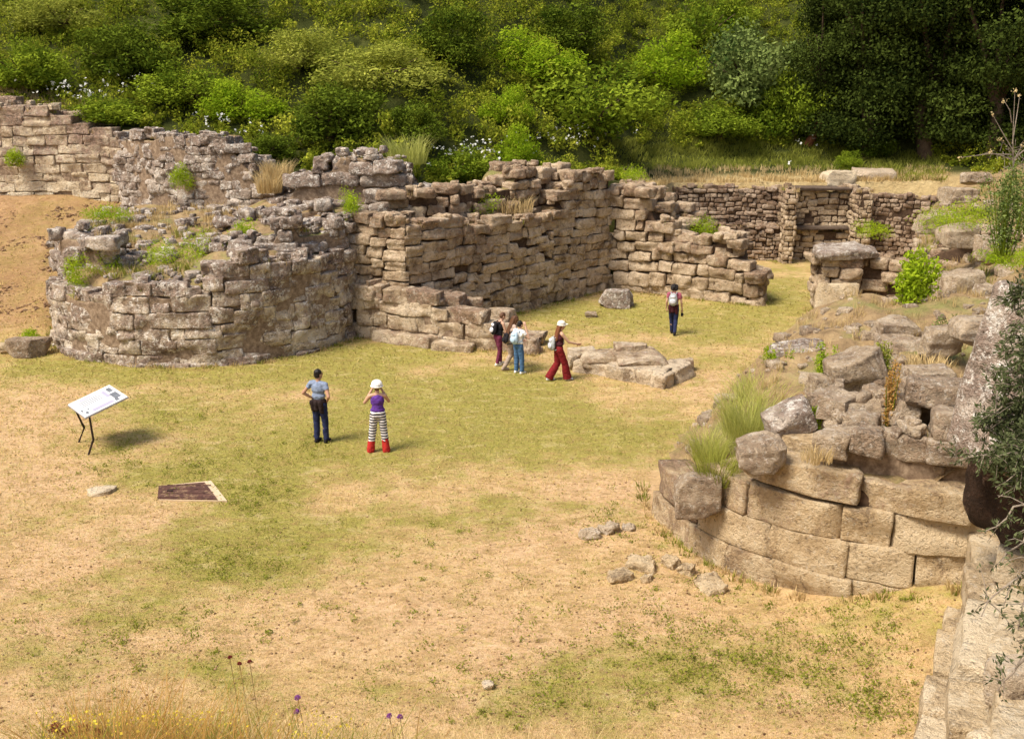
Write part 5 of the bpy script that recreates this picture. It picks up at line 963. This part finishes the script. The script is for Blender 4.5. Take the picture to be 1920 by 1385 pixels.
    if t.get('sleeve', 0) > 0:
        for sh, el, wr in arms: P.append(cap_np(sh, sh.lerp(el, t['sleeve']), .066, .058, flat=(0, 1)))
    if t.get('sleeve', 0) < 0:
        for s in (-1, 1): P.append(cap_np(up((.10*s, -.06, 1.36)), up((.10*s, .06, 1.36)), .03, .03))
    fuse('shirt', P, .011, cl(t['c']), root, 3)
    if 'waist' in kit: fuse('tied_jumper', [ell_np((0, -.005, 1.0), (.186, .136, .085)), cap_np((-.12, -.10, .98), (-.10, -.09, .80), .06, .05), cap_np((.10, -.10, .98), (.12, -.09, .78), .06, .05), cap_np((0, -.12, .99), (0, -.11, .82), .055, .05), cap_np((-.04, .13, .99), (-.06, .14, .8), .03, .025)], .012, cl(kit['waist']), root)
    if 'belt' in kit: fuse('belt', [ell_np((0, 0, z1+.01), (.182, .134, .028))], .009, cl(kit['belt']), root, 2)
    hs, hcol = kit['hair']; P = [ell_np(hc_((0, -.022, .048)), (.084, .094, .086), rl), ell_np(hc_((0, -.05, -.005)), (.075, .065, .075), rl)]
    if hs == 'curly': P += [ell_np(hc_((q[0], q[1]-.04, q[2]+.03)), (.055, .055, .055)) for q in [(-.08, 0, 0), (.08, 0, 0), (0, -.07, 0), (-.05, -.05, -.06), (.05, -.05, -.06), (0, -.02, .07), (-.06, .02, .05), (.06, .02, .05), (-.08, 0, -.06), (.08, 0, -.06)]]
    if hs in ('long', 'verylong'):
        e = 1.22 if hs == 'long' else 1.12
        for q in (-.055, -.02, .02, .055): P.append(cap_np(hc_((q, -.07, 0)), up((q*1.5, -.12, e+.03*math.cos(q*40))), .05, .03))
        if hs == 'verylong': P += [cap_np(hc_((s*.07, -.01, 0)), up((s*.11, .06, 1.22)), .05, .03) for s in (-1, 1)]+[cap_np(hc_((.0, -.05, .05)), hc_((.06, .03, .04)), .07, .05)]
    fuse('hair', P, .010, M[hcol], root, 2)
    if 'cap' in kit:
        k = kit.get('cap_size', 1.); fuse('cap', [ell_np(hc_((0, -.015, .072)), (.100*k, .112*k, .082*k), rl), ell_np(hc_((0, .11, .055)), (.075*k, .075*k, .014), rl), ell_np(hc_((0, -.01, .03)), (.118*k, .125*k, .022*k), rl)], .009, cl(kit['cap']), root, 2)
    root['_up'] = [tuple(up(q)) for q in ((0, -.2, 1.22), (0, -.115, 1.40), (0, 0, .95))]; bpy.context.view_layer.update(); return root, up
def backpack(pr, label, c1, c2, w_=.15, d_=.085, h_=.22, zc=1.2, shift=0.):
    root, up = pr; Mw = root.matrix_world; c = up((shift, -.12-d_, zc)); r = up((shift, -.12-d_, zc+.1))-c; rx = math.atan2(-r.y, r.z)
    o = thing('backpack', label, 'backpack'); o.matrix_world = Mw @ Matrix.Translation(c) @ Matrix.Rotation(rx, 4, 'X'); fuse('bag', [ell_np((0, 0, 0), (w_, d_, h_)), ell_np((0, .01, -.06), (w_*1.02, d_*.9, h_*.72)), ell_np((0, .01, .06), (w_*.9, d_*.85, h_*.75))], .011, cl(c1), o, 2)
    fuse('front_pocket', [ell_np((0, -d_*.85, -.06), (w_*.74, d_*.5, h_*.42))], .010, cl(c2), o, 2); fuse('top_pocket', [ell_np((0, -d_*.72, .10), (w_*.6, d_*.45, h_*.26))], .010, cl(c2), o, 2)
    for s in (-1, 1):
        V, Fq = tube_np([(s*.08, d_*.6, .17), (s*.10, d_+.06, .235), (s*.115, d_+.20, .18), (s*.125, d_+.235, .04), (s*.14, d_+.10, -.12), (s*.12, d_*.5, -.17)], [.017]*6, 6); mesh_np('strap', V, Fq, cl(c1), o, None, True)
    return o
down = lambda s, y=.02: ((s*.235, -.03, 1.13), (s*.25, .05+y, .90), None)
stand = dict(feet=((-.10, 0, 0), (.12, .04, 0)), knees=((-.095, .015, .50), (.11, .045, .50)))
person('man in blue-grey shirt and navy trousers standing with hands on hips', 602, 829, -22, 1.79, dict(**stand, arms=(((-.34, -.10, 1.17), (-.19, .05, 1.02), (.7, .5, -.5)), ((.32, -.10, 1.15), (.19, .05, 1.0), (-.7, .5, -.5))), head=(0, -22), skin='skin_tan', hair=('short', 'hair_black'), top=dict(c='blue_grey', sleeve=.45, low=1.06), waist='brown', trousers=dict(c='navy', hem=.066), shoes='black', f=.98))
person('woman in white cap, purple top, striped trousers and red boots', 711, 846, 8, 1.66, dict(feet=((-.20, 0, 0), (.17, -.03, 0)), knees=((-.14, .02, .50), (.13, .0, .50)), arms=(((-.30, .12, 1.20), (-.10, .22, 1.52), (.25, .1, 1)), ((.27, .16, 1.20), (.09, .22, 1.52), (-.25, .1, 1))), hair=('short', 'hair_brown'), cap='white', cap_size=1.35, top=dict(c='purple', sleeve=-1, low=.99), belt='white', trousers=dict(c='stripe', end=.55, hem=.085, wide=.03), boots='red', f=.95))
walk = dict(feet=((-.08, .30, 0), (.08, -.22, .02)), knees=((-.085, .20, .50), (.085, .02, .49)))
pr3 = person('woman in white cap and wide dark red trousers striding right', 1047, 713, -72, 1.70, dict(feet=((-.08, -.26, .0), (.08, .24, 0)), knees=((-.085, .0, .50), (.085, .16, .50)), arms=(((-.23, -.08, 1.13), (-.24, .02, .90), None), ((.24, .20, 1.18), (.2, .46, 1.12), None)), hair=('long', 'hair_auburn'), cap='cream', cap_size=1.1, top=dict(c='dark_maroon', sleeve=-1, low=1.02), trousers=dict(c='maroon', hem=.125, wide=.06, end=1.05), shoes='white', lean=4))
pr4 = person('lone visitor in navy jeans with a backpack at the far end of the court', 1261, 627, -18, 1.68, dict(feet=((-.07, .20, 0), (.09, -.16, .02)), knees=((-.08, .14, .50), (.09, .0, .50)), arms=(down(-1), ((.25, .02, 1.13), (.27, .10, .89), None)), hair=('curly', 'hair_black'), top=dict(c='pink', sleeve=.5), waist='dark_maroon', trousers=dict(c='navy', hem=.058), shoes='black', lean=3))
pr5 = person('visitor in black vest and plum trousers, leftmost of the huddled three', 934, 684, -62, 1.60, dict(feet=((-.09, .12, 0), (.09, -.08, 0)), knees=((-.09, .12, .50), (.09, .02, .50)), arms=(((-.22, .10, 1.12), (-.12, .34, 1.02), None), ((.24, .12, 1.14), (.12, .36, 1.02), None)), head=(18, 0), hair=('short', 'hair_brown'), top=dict(c='black', sleeve=-1), trousers=dict(c='plum', hem=.06), shoes='cream', lean=12))
pr6 = person('visitor bowing under long brown hair, middle of the huddled three', 955, 691, -66, 1.62, dict(**walk, arms=(((-.22, .10, 1.12), (-.16, .30, .98), None), ((.25, .05, 1.13), (.22, .18, .92), None)), head=(35, 0), hair=('verylong', 'hair_brown'), top=dict(c='taupe', sleeve=.6, low=.93), trousers=dict(c='khaki', hem=.065, wide=.02), shoes='khaki', lean=14))
pr7 = person('visitor in white shirt and jeans, hand at the ear, rightmost of the huddled three', 972, 698, -46, 1.56, dict(**stand, arms=(((-.22, .06, 1.12), (-.14, .28, 1.06), None), ((.33, .12, 1.20), (.15, .12, 1.55), (-.3, -.1, 1))), head=(8, 0), hair=('short', 'hair_black'), top=dict(c='white', sleeve=.45), trousers=dict(c='jeans', hem=.07, wide=.02), shoes='white', lean=4))
backpack(pr5, 'black and white backpack on the visitor in plum trousers', 'black', 'lightgrey')
backpack(pr7, 'pale blue backpack on the visitor in jeans', 'pale_blue', 'pale_blue')
backpack(pr4, 'grey and white backpack on the lone far visitor', 'grey', 'lightgrey', zc=1.24)
backpack(pr3, 'grey and white bag slung on the back of the woman in dark red trousers', 'grey', 'lightgrey', .16, .08, .2, 1.08, -.04)
backpack(pr6, 'black bag hanging at the hip of the long-haired visitor', 'black', 'black', .13, .07, .15, 1.0, .1)
root, up = pr4; o = thing('camera_bag', 'small black camera bag in the hand of the lone far visitor', 'camera bag'); o.matrix_world = root.matrix_world @ Matrix.Translation(up((.28, .12, .70))); fuse('case', [ell_np((0, 0, 0), (.05, .07, .06)), cap_np((0, -.04, -.03), (0, .04, -.03), .035, .035)], .009, cl('black'), o, 2); V, Fq = tube_np([(0, -.04, .05), (0, -.03, .12), (0, .03, .12), (0, .04, .05)], [.006]*4, 6); mesh_np('strap', V, Fq, cl('black'), o, None)
for o in list(bpy.data.objects):
    if '_up' in o: del o['_up']
